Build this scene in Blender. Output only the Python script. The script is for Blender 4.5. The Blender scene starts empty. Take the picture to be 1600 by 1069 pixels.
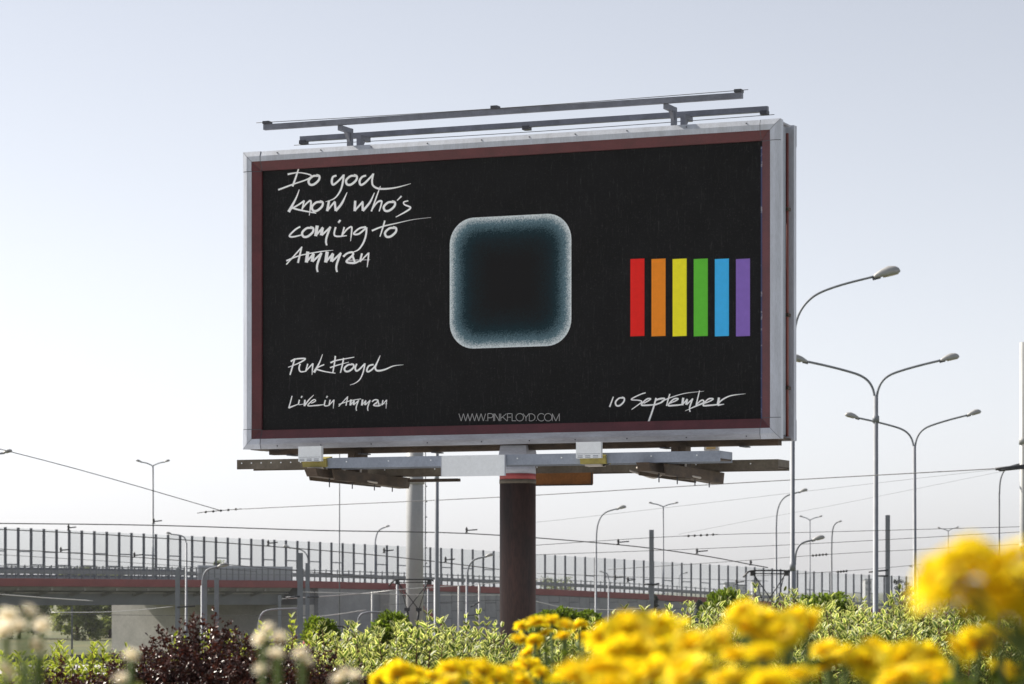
import bpy, math, random
import numpy as np
from mathutils import Vector, Matrix

scene = bpy.context.scene
COL = scene.collection
R = math.radians

# ---------------------------------------------------------------- camera, sky, sun, exposure
F = 4625.0      # focal length in photo pixels (photo 1600 wide)
HC = 1.0        # camera height
HY = 922.0      # horizon row in the photo
cam_d = bpy.data.cameras.new('camera')
cam = bpy.data.objects.new('camera', cam_d); COL.objects.link(cam)
cam.location = (0, 0, HC)
cam.rotation_euler = (R(90), 0, 0)
cam_d.sensor_width = 36.0
cam_d.lens = 36.0 * F / 1600.0
cam_d.shift_y = (HY - 534.5) / 1600.0
cam_d.clip_start = 0.1
cam_d.clip_end = 20000
cam_d.dof.use_dof = True
cam_d.dof.focus_distance = 29.0
cam_d.dof.aperture_fstop = 8.0
scene.camera = cam

SUN_EL = R(40)
SUN_V = Vector((-0.90 * math.cos(SUN_EL), 0.436 * math.cos(SUN_EL), math.sin(SUN_EL)))   # towards the sun
world = bpy.data.worlds.new('World'); scene.world = world
world.use_nodes = True
nt = world.node_tree
sky = nt.nodes.new('ShaderNodeTexSky'); sky.sky_type = 'NISHITA'; sky.sun_disc = False
sky.sun_elevation = SUN_EL
sky.sun_rotation = math.atan2(SUN_V.x, SUN_V.y)
sky.altitude = 100; sky.air_density = 1.0; sky.dust_density = 0.95; sky.ozone_density = 1.5
bg = nt.nodes['Background']; bg.inputs[1].default_value = 0.10
bw = nt.nodes.new('ShaderNodeRGBToBW'); nt.links.new(sky.outputs[0], bw.inputs[0])
hs = nt.nodes.new('ShaderNodeMix'); hs.data_type = 'RGBA'; hs.inputs[0].default_value = 0.80      # hazy, pale sky: most of the colour washed out
nt.links.new(sky.outputs[0], hs.inputs[6]); nt.links.new(bw.outputs[0], hs.inputs[7])
tn = nt.nodes.new('ShaderNodeMix'); tn.data_type = 'RGBA'; tn.blend_type = 'MULTIPLY'; tn.inputs[0].default_value = 1; tn.inputs[7].default_value = (0.985, 0.992, 1.055, 1)
nt.links.new(hs.outputs[2], tn.inputs[6]); nt.links.new(tn.outputs[2], bg.inputs[0])
sun_d = bpy.data.lights.new('sun', 'SUN'); sun_d.energy = 4.8; sun_d.angle = R(0.53); sun_d.color = (1.0, 0.93, 0.81)
sun = bpy.data.objects.new('sun', sun_d); COL.objects.link(sun)
sun.rotation_euler = SUN_V.to_track_quat('Z', 'Y').to_euler(); sun.location = SUN_V * 60

scene.view_settings.view_transform = 'Standard'
scene.view_settings.look = 'None'
scene.view_settings.gamma = 1.0
scene.view_settings.use_curve_mapping = False
scene.view_settings.exposure = 0.77
scene.cycles.use_denoising = True
scene.cycles.max_bounces = 8
scene.cycles.transparent_max_bounces = 24
scene.cycles.volume_bounces = 0

# ---------------------------------------------------------------- helpers
def P(px, py, Z):
    return Vector(((px - 800) * Z / F, Z, HC + (HY - py) * Z / F))

class MB:
    """collects boxes, tubes and polygons; obj() links them as one mesh"""
    def __init__(s): s.v = []; s.f = []; s.sm = []
    def add(s, vs, fs, smooth=False):
        o = len(s.v); s.v += [tuple(v) for v in vs]
        s.f += [tuple(i + o for i in f) for f in fs]; s.sm += [smooth] * len(fs)
        return s
    def hexa(s, c):      # 8 corners: bottom ring 4, top ring 4
        return s.add(c, [(3, 2, 1, 0), (4, 5, 6, 7), (0, 1, 5, 4), (1, 2, 6, 5), (2, 3, 7, 6), (3, 0, 4, 7)])
    def box(s, x0, x1, y0, y1, z0, z1):
        return s.hexa([(x0, y0, z0), (x1, y0, z0), (x1, y1, z0), (x0, y1, z0), (x0, y0, z1), (x1, y0, z1), (x1, y1, z1), (x0, y1, z1)])
    def bar(s, a, b, w, h, up=Vector((0, 0, 1))):     # rectangular bar between two points
        a = Vector(a); b = Vector(b); d = (b - a).normalized()
        side = d.cross(up)
        if side.length < 1e-4: side = d.cross(Vector((0, 1, 0)))
        side = side.normalized() * w / 2; u = side.normalized().cross(d).normalized() * h / 2
        return s.hexa([a - side - u, a + side - u, b + side - u, b - side - u, a - side + u, a + side + u, b + side + u, b - side + u])
    def tube(s, pts, r, n=8, cap=True):
        pts = [Vector(p) for p in pts]; k = len(pts)
        rs = r if isinstance(r, (list, tuple)) else [r] * k
        o = len(s.v); prev = None
        for i, p in enumerate(pts):
            d = (pts[min(i + 1, k - 1)] - pts[max(i - 1, 0)]).normalized()
            if prev is None:
                a = d.cross(Vector((0, 1, 0)))
                if a.length < 0.05: a = d.cross(Vector((1, 0, 0)))
                a.normalize()
            else:
                a = (prev - d * prev.dot(d)).normalized()
            prev = a; b = d.cross(a)
            for j in range(n):
                t = 2 * math.pi * j / n
                s.v.append(tuple(p + (a * math.cos(t) + b * math.sin(t)) * rs[i]))
        for i in range(k - 1):
            for j in range(n):
                s.f.append((o + i * n + j, o + i * n + (j + 1) % n, o + (i + 1) * n + (j + 1) % n, o + (i + 1) * n + j)); s.sm.append(True)
        if cap:
            s.f.append(tuple(o + j for j in reversed(range(n)))); s.sm.append(False)
            s.f.append(tuple(o + (k - 1) * n + j for j in range(n))); s.sm.append(False)
        return s
    def lathe(s, c, prof, n=24):     # prof: (radius, z) bottom to top, around vertical axis through c
        o = len(s.v); k = len(prof)
        for r, z in prof:
            for j in range(n):
                t = 2 * math.pi * j / n
                s.v.append((c[0] + r * math.cos(t), c[1] + r * math.sin(t), c[2] + z))
        for i in range(k - 1):
            for j in range(n):
                s.f.append((o + i * n + j, o + i * n + (j + 1) % n, o + (i + 1) * n + (j + 1) % n, o + (i + 1) * n + j)); s.sm.append(True)
        s.f.append(tuple(o + j for j in reversed(range(n)))); s.sm.append(False)
        s.f.append(tuple(o + (k - 1) * n + j for j in range(n))); s.sm.append(False)
        return s

def crom(pts, m=6):
    pts = [Vector(p) for p in pts]; out = []
    for i in range(len(pts) - 1):
        p0 = pts[max(i - 1, 0)]; p1 = pts[i]; p2 = pts[i + 1]; p3 = pts[min(i + 2, len(pts) - 1)]
        for j in range(m):
            t = j / m
            out.append(0.5 * ((2 * p1) + (p2 - p0) * t + (2 * p0 - 5 * p1 + 4 * p2 - p3) * t * t + (3 * p1 - p0 - 3 * p2 + p3) * t ** 3))
    out.append(pts[-1]); return out

def root_loc(o):
    while o.parent: o = o.parent
    return o.location

def link(o, parent):
    COL.objects.link(o)
    if parent: o.parent = parent
    return o

def obj(name, mb, mat, parent=None, world=True):
    me = bpy.data.meshes.new(name)
    vs = mb.v
    if parent and world:
        L = root_loc(parent); vs = [(v[0] - L.x, v[1] - L.y, v[2] - L.z) for v in vs]
    me.from_pydata(vs, [], mb.f)
    me.polygons.foreach_set('use_smooth', mb.sm)
    me.materials.append(mat); me.update()
    return link(bpy.data.objects.new(name, me), parent)

def np_mesh(name, V, T, mat, attrs=None, parent=None, smooth=False):
    """V (n,3) world, T (m,3) triangles"""
    V = np.asarray(V, dtype=np.float32)
    if parent:
        L = root_loc(parent); V = V - np.array(L, dtype=np.float32)
    T = np.asarray(T, dtype=np.int32); n, m = len(V), len(T)
    me = bpy.data.meshes.new(name)
    me.vertices.add(n); me.vertices.foreach_set('co', V.ravel())
    me.loops.add(m * 3); me.loops.foreach_set('vertex_index', T.ravel())
    me.polygons.add(m); me.polygons.foreach_set('loop_start', np.arange(0, 3 * m, 3, dtype=np.int32))
    me.polygons.foreach_set('loop_total', np.full(m, 3, dtype=np.int32))
    for k, a in (attrs or {}).items():
        at = me.attributes.new(k, 'FLOAT', 'POINT'); at.data.foreach_set('value', np.asarray(a, dtype=np.float32))
    me.update(calc_edges=True); me.validate()
    if smooth: me.polygons.foreach_set('use_smooth', [True] * m)
    me.materials.append(mat)
    return link(bpy.data.objects.new(name, me), parent)

def tag(o, label, cat=None, group=None, kind=None):
    o['label'] = label
    if cat: o['category'] = cat
    if group: o['group'] = group
    if kind: o['kind'] = kind
    return o

def thing(name, label, cat, loc=(0, 0, 0), group=None, rz=0):
    o = bpy.data.objects.new(name, None); COL.objects.link(o)
    o.location = loc; o.rotation_euler = (0, 0, rz); o.empty_display_size = 0.2
    return tag(o, label, cat, group)

def struct(name, mb, mat, label=None):
    o = obj(name, mb, mat); o['kind'] = 'structure'
    if label: o['label'] = label
    return o

def copy_tree(o, parent=None):
    c = o.copy(); COL.objects.link(c); c.parent = parent
    for ch in list(o.children): copy_tree(ch, c)
    return c

# ---------------------------------------------------------------- materials
def pm(name, col, rough=0.6, metal=0.0, var=0.12, scale=6.0, col2=None, bump=0.0, spec=0.5, stretch=None, thresh=(0.35, 0.7), fine=0.0):
    m = bpy.data.materials.new(name); m.use_nodes = True
    t = m.node_tree; b = t.nodes['Principled BSDF']
    b.inputs['Roughness'].default_value = rough; b.inputs['Metallic'].default_value = metal
    b.inputs['Specular IOR Level'].default_value = spec
    tc = t.nodes.new('ShaderNodeTexCoord'); vec = tc.outputs['Object']
    if stretch:
        mp = t.nodes.new('ShaderNodeMapping'); mp.inputs['Scale'].default_value = stretch
        t.links.new(vec, mp.inputs[0]); vec = mp.outputs[0]
    n = t.nodes.new('ShaderNodeTexNoise'); n.inputs['Scale'].default_value = scale; n.inputs['Detail'].default_value = 7; n.inputs['Roughness'].default_value = 0.62
    t.links.new(vec, n.inputs[0])
    rp = t.nodes.new('ShaderNodeValToRGB'); e = rp.color_ramp.elements
    c2 = col2 if col2 else tuple(c * (1 - var) for c in col)
    c1 = col if col2 else tuple(min(1, c * (1 + var)) for c in col)
    e[0].position, e[1].position = thresh
    e[0].color = (*c2, 1); e[1].color = (*c1, 1)
    t.links.new(n.outputs[0], rp.inputs[0]); colr = rp.outputs[0]
    if fine:
        n2 = t.nodes.new('ShaderNodeTexNoise'); n2.inputs['Scale'].default_value = scale * 14; n2.inputs['Detail'].default_value = 4
        t.links.new(vec, n2.inputs[0])
        mr = t.nodes.new('ShaderNodeMapRange'); mr.inputs[1].default_value = 0.3; mr.inputs[2].default_value = 0.7
        mr.inputs[3].default_value = 1 - fine; mr.inputs[4].default_value = 1 + fine
        t.links.new(n2.outputs[0], mr.inputs[0])
        mx = t.nodes.new('ShaderNodeMix'); mx.data_type = 'RGBA'; mx.blend_type = 'MULTIPLY'; mx.inputs[0].default_value = 1
        t.links.new(colr, mx.inputs[6]); t.links.new(mr.outputs[0], mx.inputs[7]); colr = mx.outputs[2]
    t.links.new(colr, b.inputs['Base Color'])
    if bump:
        bn = t.nodes.new('ShaderNodeBump'); bn.inputs['Strength'].default_value = bump; bn.inputs['Distance'].default_value = 0.02
        t.links.new(n.outputs[0], bn.inputs['Height']); t.links.new(bn.outputs[0], b.inputs['Normal'])
    return m

def leaf_mat(name, c_in, c_edge=None, edge=(0.55, 0.75), trans=0.45, rough=0.45, tone=0.35, tcol=None, spec=0.4):
    """foliage: colour from centre to rim, tone per leaf, light passing through"""
    m = bpy.data.materials.new(name); m.use_nodes = True
    t = m.node_tree; b = t.nodes['Principled BSDF']; out = t.nodes['Material Output']
    b.inputs['Roughness'].default_value = rough; b.inputs['Specular IOR Level'].default_value = spec
    a = t.nodes.new('ShaderNodeAttribute'); a.attribute_name = 'rim'
    rp = t.nodes.new('ShaderNodeValToRGB'); e = rp.color_ramp.elements
    e[0].position, e[1].position = edge
    e[0].color = (*c_in, 1); e[1].color = (*(c_edge or c_in), 1)
    t.links.new(a.outputs['Fac'], rp.inputs[0])
    a2 = t.nodes.new('ShaderNodeAttribute'); a2.attribute_name = 'tone'
    mr = t.nodes.new('ShaderNodeMapRange'); mr.inputs[3].default_value = 1 - tone; mr.inputs[4].default_value = 1 + tone
    t.links.new(a2.outputs['Fac'], mr.inputs[0])
    mx = t.nodes.new('ShaderNodeMix'); mx.data_type = 'RGBA'; mx.blend_type = 'MULTIPLY'; mx.inputs[0].default_value = 1
    t.links.new(rp.outputs[0], mx.inputs[6]); t.links.new(mr.outputs[0], mx.inputs[7])
    t.links.new(mx.outputs[2], b.inputs['Base Color'])
    tr = t.nodes.new('ShaderNodeBsdfTranslucent')
    mx2 = t.nodes.new('ShaderNodeMix'); mx2.data_type = 'RGBA'; mx2.blend_type = 'MULTIPLY'; mx2.inputs[0].default_value = 1
    tc = tcol or (1.0, 1.0, 0.55)
    t.links.new(mx.outputs[2], mx2.inputs[6]); mx2.inputs[7].default_value = (*tc, 1)
    t.links.new(mx2.outputs[2], tr.inputs[0])
    ms = t.nodes.new('ShaderNodeMixShader'); ms.inputs[0].default_value = trans
    t.links.new(b.outputs[0], ms.inputs[1]); t.links.new(tr.outputs[0], ms.inputs[2]); t.links.new(ms.outputs[0], out.inputs[0])
    return m

M = {
 'silver': pm('painted aluminium', (0.50, 0.53, 0.60), 0.42, 0.15, col2=(0.40, 0.42, 0.47), scale=1.6, stretch=(5, 5, 0.8), thresh=(0.3, 0.62), fine=0.08),
 'silver_worn': pm('weathered aluminium', (0.44, 0.46, 0.52), 0.5, 0.15, col2=(0.29, 0.29, 0.32), scale=2.2, stretch=(0.7, 1, 4), fine=0.1),
 'maroon': pm('maroon trim paint', (0.095, 0.017, 0.022), 0.5, 0, 0.22, 4.0, fine=0.12),
 'maroon_pipe': pm('maroon pipe paint', (0.22, 0.06, 0.05), 0.5, 0, 0.2, 4.0),
 'steel': pm('grey painted steel', (0.25, 0.27, 0.31), 0.5, 0.2, 0.15, 5.0, fine=0.08),
 'rail_steel': pm('dark galvanised rail', (0.17, 0.18, 0.22), 0.5, 0.3, 0.2, 6.0, fine=0.1),
 'dark_steel': pm('dark steel', (0.06, 0.062, 0.075), 0.5, 0.2, 0.25, 5.0),
 'walk': pm('walkway sheet paint', (0.25, 0.28, 0.34), 0.45, 0.2, 0.14, 3.0, fine=0.08),
 'rust': pm('rusty brown steel', (0.095, 0.062, 0.038), 0.7, 0.1, col2=(0.03, 0.02, 0.014), scale=3.5, fine=0.2, stretch=(1, 1, 2.5)),
 'rust_grey': pm('stained grey brown steel', (0.16, 0.138, 0.105), 0.65, 0.1, col2=(0.065, 0.05, 0.035), scale=2.5, fine=0.15),
 'rust_pole': pm('rusted pole', (0.062, 0.025, 0.018), 0.7, 0, col2=(0.020, 0.011, 0.009), scale=1.6, fine=0.3, stretch=(2.2, 2.2, 0.5)),
 'orange': pm('orange rust board', (0.26, 0.10, 0.022), 0.7, 0, 0.25, 3.0, fine=0.15),
 'white': pm('white enamel', (0.74, 0.77, 0.80), 0.4, 0, 0.04, 2.0, fine=0.04),
 'olive': pm('olive yellow visor', (0.30, 0.25, 0.06), 0.55, 0, 0.25, 9.0),
 'lens_cream': pm('cream floodlight glass', (0.75, 0.55, 0.26), 0.3, 0, 0.15, 9.0),
 'cable': pm('pale cable', (0.42, 0.38, 0.33), 0.6, 0, 0.1, 9.0),
 'black': pm('black rubber', (0.018, 0.018, 0.02), 0.6, 0, 0.2, 9.0),
 'red_band': pm('red band paint', (0.36, 0.06, 0.06), 0.5, 0, 0.18, 6.0, fine=0.1),
 'white_print': pm('white print ink', (0.94, 0.94, 0.94), 0.75, 0, 0.03, 30.0, spec=0.1),
 'grey_print': pm('grey print ink', (0.42, 0.42, 0.42), 0.75, 0, 0.03, 30.0, spec=0.1),
 'blue_strip': pm('blue paper edge', (0.05, 0.065, 0.17), 0.7, 0, col2=(0.4, 0.41, 0.48), scale=14.0, thresh=(0.33, 0.42)),
 'concrete': pm('concrete', (0.45, 0.435, 0.415), 0.85, 0, 0.14, 0.35, fine=0.08),
 'wall_panel': pm('concrete panel', (0.30, 0.30, 0.31), 0.85, 0, 0.16, 0.5, fine=0.08),
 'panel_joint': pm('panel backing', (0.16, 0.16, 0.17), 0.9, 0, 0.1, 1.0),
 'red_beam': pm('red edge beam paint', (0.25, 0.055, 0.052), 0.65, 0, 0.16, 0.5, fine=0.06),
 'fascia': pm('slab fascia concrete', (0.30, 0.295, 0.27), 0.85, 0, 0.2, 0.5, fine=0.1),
 'girder': pm('girder paint', (0.27, 0.285, 0.31), 0.6, 0, 0.12, 0.4),
 'guard': pm('galvanised guard rail', (0.22, 0.23, 0.25), 0.5, 0.5, 0.15, 2.0),
 'barrier_post': pm('barrier post steel', (0.13, 0.14, 0.16), 0.55, 0.3, 0.12, 2.0),
 'board': pm('pale grey board', (0.42, 0.44, 0.48), 0.7, 0, 0.06, 0.6),
 'galv': pm('galvanised pole', (0.21, 0.225, 0.26), 0.55, 0.1, 0.10, 3.0, fine=0.05),
 'pale_pole': pm('pale painted pole', (0.36, 0.365, 0.375), 0.5, 0, 0.08, 1.0, fine=0.05),
 'lamp_shell': pm('lamp shell', (0.38, 0.38, 0.38), 0.45, 0.1, 0.08, 6.0),
 'lamp_lens': pm('lamp lens', (0.45, 0.40, 0.28), 0.15, 0, 0.1, 8.0),
 'wire': pm('wire', (0.07, 0.07, 0.075), 0.6, 0.3, 0.1, 2.0),
 'pale_wire': pm('pale wire', (0.55, 0.55, 0.55), 0.5, 0.2, 0.1, 2.0),
 'panto': pm('pantograph black', (0.02, 0.02, 0.023), 0.5, 0.2, 0.2, 5.0),
 'tram_red': pm('tram red paint', (0.38, 0.03, 0.03), 0.3, 0, 0.06, 1.0),
 'tram_cream': pm('tram cream paint', (0.62, 0.58, 0.46), 0.35, 0, 0.05, 1.0),
 'tram_roof': pm('tram roof grey', (0.13, 0.135, 0.14), 0.7, 0, 0.15, 2.0),
 'dark_glass': pm('dark window glass', (0.015, 0.018, 0.022), 0.08, 0, 0.1, 1.0, spec=0.8),
 'van_paint': pm('dark van paint', (0.05, 0.055, 0.06), 0.25, 0.3, 0.06, 1.0),
 'bounce_ground': pm('pale concrete paving', (0.45, 0.45, 0.455), 0.85, 0, 0.12, 0.8, fine=0.12),
 'grass': pm('rough grass', (0.085, 0.11, 0.03), 0.95, 0, col2=(0.16, 0.14, 0.05), scale=0.8, bump=0.4, fine=0.3),
 'dry': pm('dry lower ground', (0.13, 0.115, 0.04), 0.95, 0, col2=(0.06, 0.08, 0.025), scale=0.06, fine=0.3),
 'asphalt': pm('asphalt', (0.055, 0.055, 0.057), 0.9, 0, 0.15, 1.0, fine=0.15),
 'ballast': pm('ballast', (0.17, 0.15, 0.13), 0.95, 0, 0.3, 4.0, fine=0.3),
 'rail': pm('rail steel', (0.25, 0.2, 0.17), 0.4, 0.7, 0.15, 2.0),
 'bark': pm('bark', (0.11, 0.075, 0.05), 0.9, 0, 0.3, 9.0, bump=0.4),
 'twig_red': pm('reddish twig', (0.13, 0.045, 0.035), 0.7, 0, 0.25, 20.0),
 'stem_green': pm('green stem', (0.10, 0.15, 0.035), 0.6, 0, 0.2, 20.0),
 'house': pm('haze toned far wall', (0.45, 0.45, 0.47), 0.9, 0, 0.05, 0.2),  # distance haze is put into the wall colour itself
 'far_window': pm('far window', (0.12, 0.13, 0.15), 0.3, 0, 0.05, 0.2),
 'dogwood': leaf_mat('variegated leaf', (0.115, 0.19, 0.03), (0.78, 0.78, 0.40), (0.40, 0.66), 0.5, 0.45, 0.5),
 'dogwood_young': leaf_mat('young yellow green leaf', (0.26, 0.33, 0.045), (0.55, 0.56, 0.15), (0.5, 0.85), 0.55, 0.5, 0.3),
 'barberry': leaf_mat('purple leaf', (0.055, 0.022, 0.018), (0.095, 0.042, 0.032), (0.3, 0.9), 0.22, 0.36, 0.6, (1.0, 0.55, 0.4), 0.6),
 'yew': leaf_mat('fine green leaf', (0.16, 0.225, 0.035), None, (0.3, 0.9), 0.4, 0.55, 0.5),
 'dark_tree': leaf_mat('dark conifer needle', (0.022, 0.032, 0.022), None, (0.3, 0.9), 0.2, 0.6, 0.5),
 'willow': leaf_mat('grey green leaf', (0.20, 0.235, 0.075), None, (0.3, 0.9), 0.5, 0.6, 0.45),
 'stalk_leaf': leaf_mat('flower plant leaf', (0.10, 0.14, 0.025), None, (0.3, 0.9), 0.45, 0.5, 0.4),
 'petal': leaf_mat('yellow petal', (0.86, 0.54, 0.012), (0.92, 0.76, 0.03), (0.1, 0.6), 0.45, 0.6, 0.25, (1.0, 0.95, 0.5), 0.2),
 'flower_eye': pm('orange flower centre', (0.55, 0.22, 0.01), 0.8, 0, 0.3, 60.0),
 'rose': leaf_mat('cream rose petal', (0.93, 0.74, 0.42), (0.96, 0.92, 0.82), (0.1, 0.6), 0.5, 0.6, 0.08, (1.0, 0.97, 0.9), 0.2),
 'rose_leaf': leaf_mat('lime rose leaf', (0.16, 0.20, 0.025), None, (0.3, 0.9), 0.5, 0.45, 0.35),
}
for nm, c in (('red', (0.82, 0.025, 0.02)), ('orange', (0.90, 0.28, 0.025)), ('yellow', (0.95, 0.86, 0.03)), ('green', (0.13, 0.55, 0.05)), ('blue', (0.06, 0.48, 0.92)), ('violet', (0.25, 0.15, 0.52))):
    M['ink_' + nm] = pm(nm + ' print ink', c, 0.75, 0, 0.04, 20.0, spec=0.1)

def glass_mat(fac=0.10, nm='clear acrylic pane'):
    m = bpy.data.materials.new(nm); m.use_nodes = True
    t = m.node_tree; b = t.nodes['Principled BSDF']; out = t.nodes['Material Output']
    b.inputs['Base Color'].default_value = (0.42, 0.44, 0.46, 1); b.inputs['Roughness'].default_value = 0.12
    tr = t.nodes.new('ShaderNodeBsdfTransparent'); tr.inputs[0].default_value = (0.96, 0.97, 0.97, 1)
    ms = t.nodes.new('ShaderNodeMixShader'); ms.inputs[0].default_value = fac
    t.links.new(tr.outputs[0], ms.inputs[1]); t.links.new(b.outputs[0], ms.inputs[2]); t.links.new(ms.outputs[0], out.inputs[0])
    return m
M['pane'] = glass_mat(); M['pane_dusty'] = glass_mat(0.135, 'dusty acrylic pane'); M['pane_clean'] = glass_mat(0.06, 'clean acrylic pane')

def poster_mat():
    m = pm('black poster paper', (0.0075, 0.0075, 0.0083), 0.8, 0, 0.2, 3.0, spec=0.15)
    t = m.node_tree; b = t.nodes['Principled BSDF']
    src = b.inputs['Base Color'].links[0].from_socket
    tc = t.nodes.new('ShaderNodeTexCoord')
    def layer(scale3, sc, lo, hi, col):
        nonlocal src
        mp = t.nodes.new('ShaderNodeMapping'); mp.inputs['Scale'].default_value = scale3
        t.links.new(tc.outputs['Object'], mp.inputs[0])
        n = t.nodes.new('ShaderNodeTexNoise'); n.inputs['Scale'].default_value = sc; n.inputs['Detail'].default_value = 8; n.inputs['Roughness'].default_value = 0.7
        t.links.new(mp.outputs[0], n.inputs[0])
        mr = t.nodes.new('ShaderNodeMapRange'); mr.inputs[1].default_value = lo; mr.inputs[2].default_value = hi
        t.links.new(n.outputs[0], mr.inputs[0])
        mx = t.nodes.new('ShaderNodeMix'); mx.data_type = 'RGBA'
        t.links.new(mr.outputs[0], mx.inputs[0]); t.links.new(src, mx.inputs[6]); mx.inputs[7].default_value = (*col, 1)
        src = mx.outputs[2]
    layer((1, 1, 1), 55.0, 0.56, 0.80, (0.05, 0.05, 0.05))
    layer((14, 1, 1.2), 5.0, 0.58, 0.80, (0.06, 0.06, 0.06))
    layer((6, 1, 9), 3.0, 0.66, 0.78, (0.06, 0.06, 0.06))
    t.links.new(src, b.inputs['Base Color'])
    nw = t.nodes.new('ShaderNodeTexNoise'); nw.inputs['Scale'].default_value = 1.6; nw.inputs['Detail'].default_value = 3
    t.links.new(tc.outputs['Object'], nw.inputs[0])
    bp_ = t.nodes.new('ShaderNodeBump'); bp_.inputs['Strength'].default_value = 0.5; bp_.inputs['Distance'].default_value = 0.05
    t.links.new(nw.outputs[0], bp_.inputs['Height']); t.links.new(bp_.outputs[0], b.inputs['Normal'])
    b.inputs['Roughness'].default_value = 0.6; b.inputs['Specular IOR Level'].default_value = 0.12
    return m
M['poster'] = poster_mat()

def art_mat():
    m = bpy.data.materials.new('pale rim print'); m.use_nodes = True
    t = m.node_tree; b = t.nodes['Principled BSDF']; b.inputs['Roughness'].default_value = 0.8; b.inputs['Specular IOR Level'].default_value = 0.1
    a = t.nodes.new('ShaderNodeAttribute'); a.attribute_name = 'rim'
    n = t.nodes.new('ShaderNodeTexNoise'); n.inputs['Scale'].default_value = 90; n.inputs['Detail'].default_value = 3
    tc = t.nodes.new('ShaderNodeTexCoord'); t.links.new(tc.outputs['Object'], n.inputs[0])
    ma = t.nodes.new('ShaderNodeMath'); ma.operation = 'MULTIPLY_ADD'; ma.inputs[1].default_value = 0.35; 
    sb = t.nodes.new('ShaderNodeMath'); sb.operation = 'SUBTRACT'; sb.inputs[1].default_value = 0.5
    t.links.new(n.outputs[0], sb.inputs[0]); t.links.new(sb.outputs[0], ma.inputs[0]); t.links.new(a.outputs['Fac'], ma.inputs[2])
    rp = t.nodes.new('ShaderNodeValToRGB'); e = rp.color_ramp.elements
    e[0].position = 0.35; e[0].color = (0.012, 0.012, 0.013, 1); e[1].position = 1.0; e[1].color = (0.72, 0.78, 0.80, 1)
    x = e.new(0.60); x.color = (0.012, 0.032, 0.042, 1); x = e.new(0.82); x.color = (0.12, 0.20, 0.24, 1)
    t.links.new(ma.outputs[0], rp.inputs[0]); t.links.new(rp.outputs[0], b.inputs['Base Color'])
    return m
M['art'] = art_mat()
# ---------------------------------------------------------------- ground
GL = -4.6     # level of the tram yard below the planted terrace
rng = np.random.default_rng(7)
def ground_z(x, y):
    t = min(1.0, max(0.0, (y - 40) / 16.0)); t = t * t * (3 - 2 * t)
    return GL * t
mb = MB()
ys = [-60, -20, 0, 10, 20, 30, 38, 42, 46, 50, 54, 58, 70, 120, 200, 300, 500, 900, 1600, 3000, 6000]
xs = [-3000, -800, -200, -60, -30, -15, -7, 0, 7, 15, 30, 60, 200, 800, 3000]
vs = [(x, y, ground_z(x, y)) for y in ys for x in xs]; nx = len(xs)
fs = [(j * nx + i, j * nx + i + 1, (j + 1) * nx + i + 1, (j + 1) * nx + i) for j in range(len(ys) - 1) for i in range(nx - 1)]
mb.add(vs, fs, True)
struct('ground', mb, M['dry'], 'planted terrace falling to the dry grassy tram yard')
mb = MB(); vs = [(x, y, 0.004) for y in (-40, 0, 20, 39.5) for x in (-60, -20, 0, 20, 60)]
mb.add(vs, [(j * 5 + i, j * 5 + i + 1, (j + 1) * 5 + i + 1, (j + 1) * 5 + i) for j in range(3) for i in range(4)])
struct('grass_verge', mb, M['grass'], 'rough grass on the planted terrace')

mb = MB(); vs = [(x, y, 0.012) for y in (20.5, 28, 39.0) for x in (-45, -15, 0, 15, 45)]  # unseen pale sheet, added to throw sunlight up onto the billboard front
mb.add(vs, [(j * 5 + i, j * 5 + i + 1, (j + 1) * 5 + i + 1, (j + 1) * 5 + i) for j in range(2) for i in range(4)])
struct('bounce_sheet', mb, M['bounce_ground'], 'unseen pale ground added behind the shrubs to bounce light onto the billboard')

# tram tracks on the lower level
for X in (-9.6, -4.6, 11.3):
    mb = MB(); mb.box(X - 1.6, X + 1.6, 75, 420, GL - 0.1, GL + 0.10)
    tb = struct('track_bed', mb, M['ballast'], 'ballast bed of the tram track')
    for s in (-0.72, 0.72):
        r = MB(); r.box(X + s - 0.035, X + s + 0.035, 75, 420, GL + 0.10, GL + 0.22); obj('rail', r, M['rail'], tb)

# ---------------------------------------------------------------- overpass
A0 = Vector((-38.9, 230.0)); AX = Vector((0.55, 0.835)).normalized(); NB = Vector((-AX.y, AX.x))    # NB: away from the camera side
S_PTS = [-40, 0, 38, 57, 76, 95, 111, 141, 180, 235]
Z_PTS = [1.75, 1.9, 1.80, 1.52, 1.12, 0.65, 0.12, -0.90, -2.3, -4.5]
def zd(s): return float(np.interp(s, S_PTS, Z_PTS))
def BP(s, off=0.0, z=0.0):      # s along the deck, off away from the near edge, z above the deck
    q = A0 + AX * s + NB * off
    return Vector((q.x, q.y, zd(s) + z))
def sweep(mb, s0, s1, prof, step=6.0):
    """prof: closed list of (off, z) swept along the deck"""
    n = max(1, int(round((s1 - s0) / step))); k = len(prof); o = len(mb.v); ss = [s0 + (s1 - s0) * i / n for i in range(n + 1)]
    vs = [BP(s, a, z) for s in ss for a, z in prof]
    fs = [(i * k + j, i * k + (j + 1) % k, (i + 1) * k + (j + 1) % k, (i + 1) * k + j) for i in range(n) for j in range(k)]
    fs += [tuple(reversed(range(k))), tuple(n * k + j for j in range(k))]
    return mb.add(vs, fs)
DW = 20.0
ov = thing('overpass', 'long grey concrete overpass with red painted edge beam behind the tram yard', 'overpass', (A0.x, A0.y, GL))
obj('road_deck', sweep(MB(), -40, 236, [(0.45, -0.02), (DW - 0.45, -0.02), (DW - 0.45, -0.5), (0.45, -0.5)]), M['asphalt'], ov)
obj('edge_beam', sweep(MB(), -40, 236, [(0, 0.0), (0.45, 0.02), (0.45, -0.62), (0, -0.60)]), M['red_beam'], ov)
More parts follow.
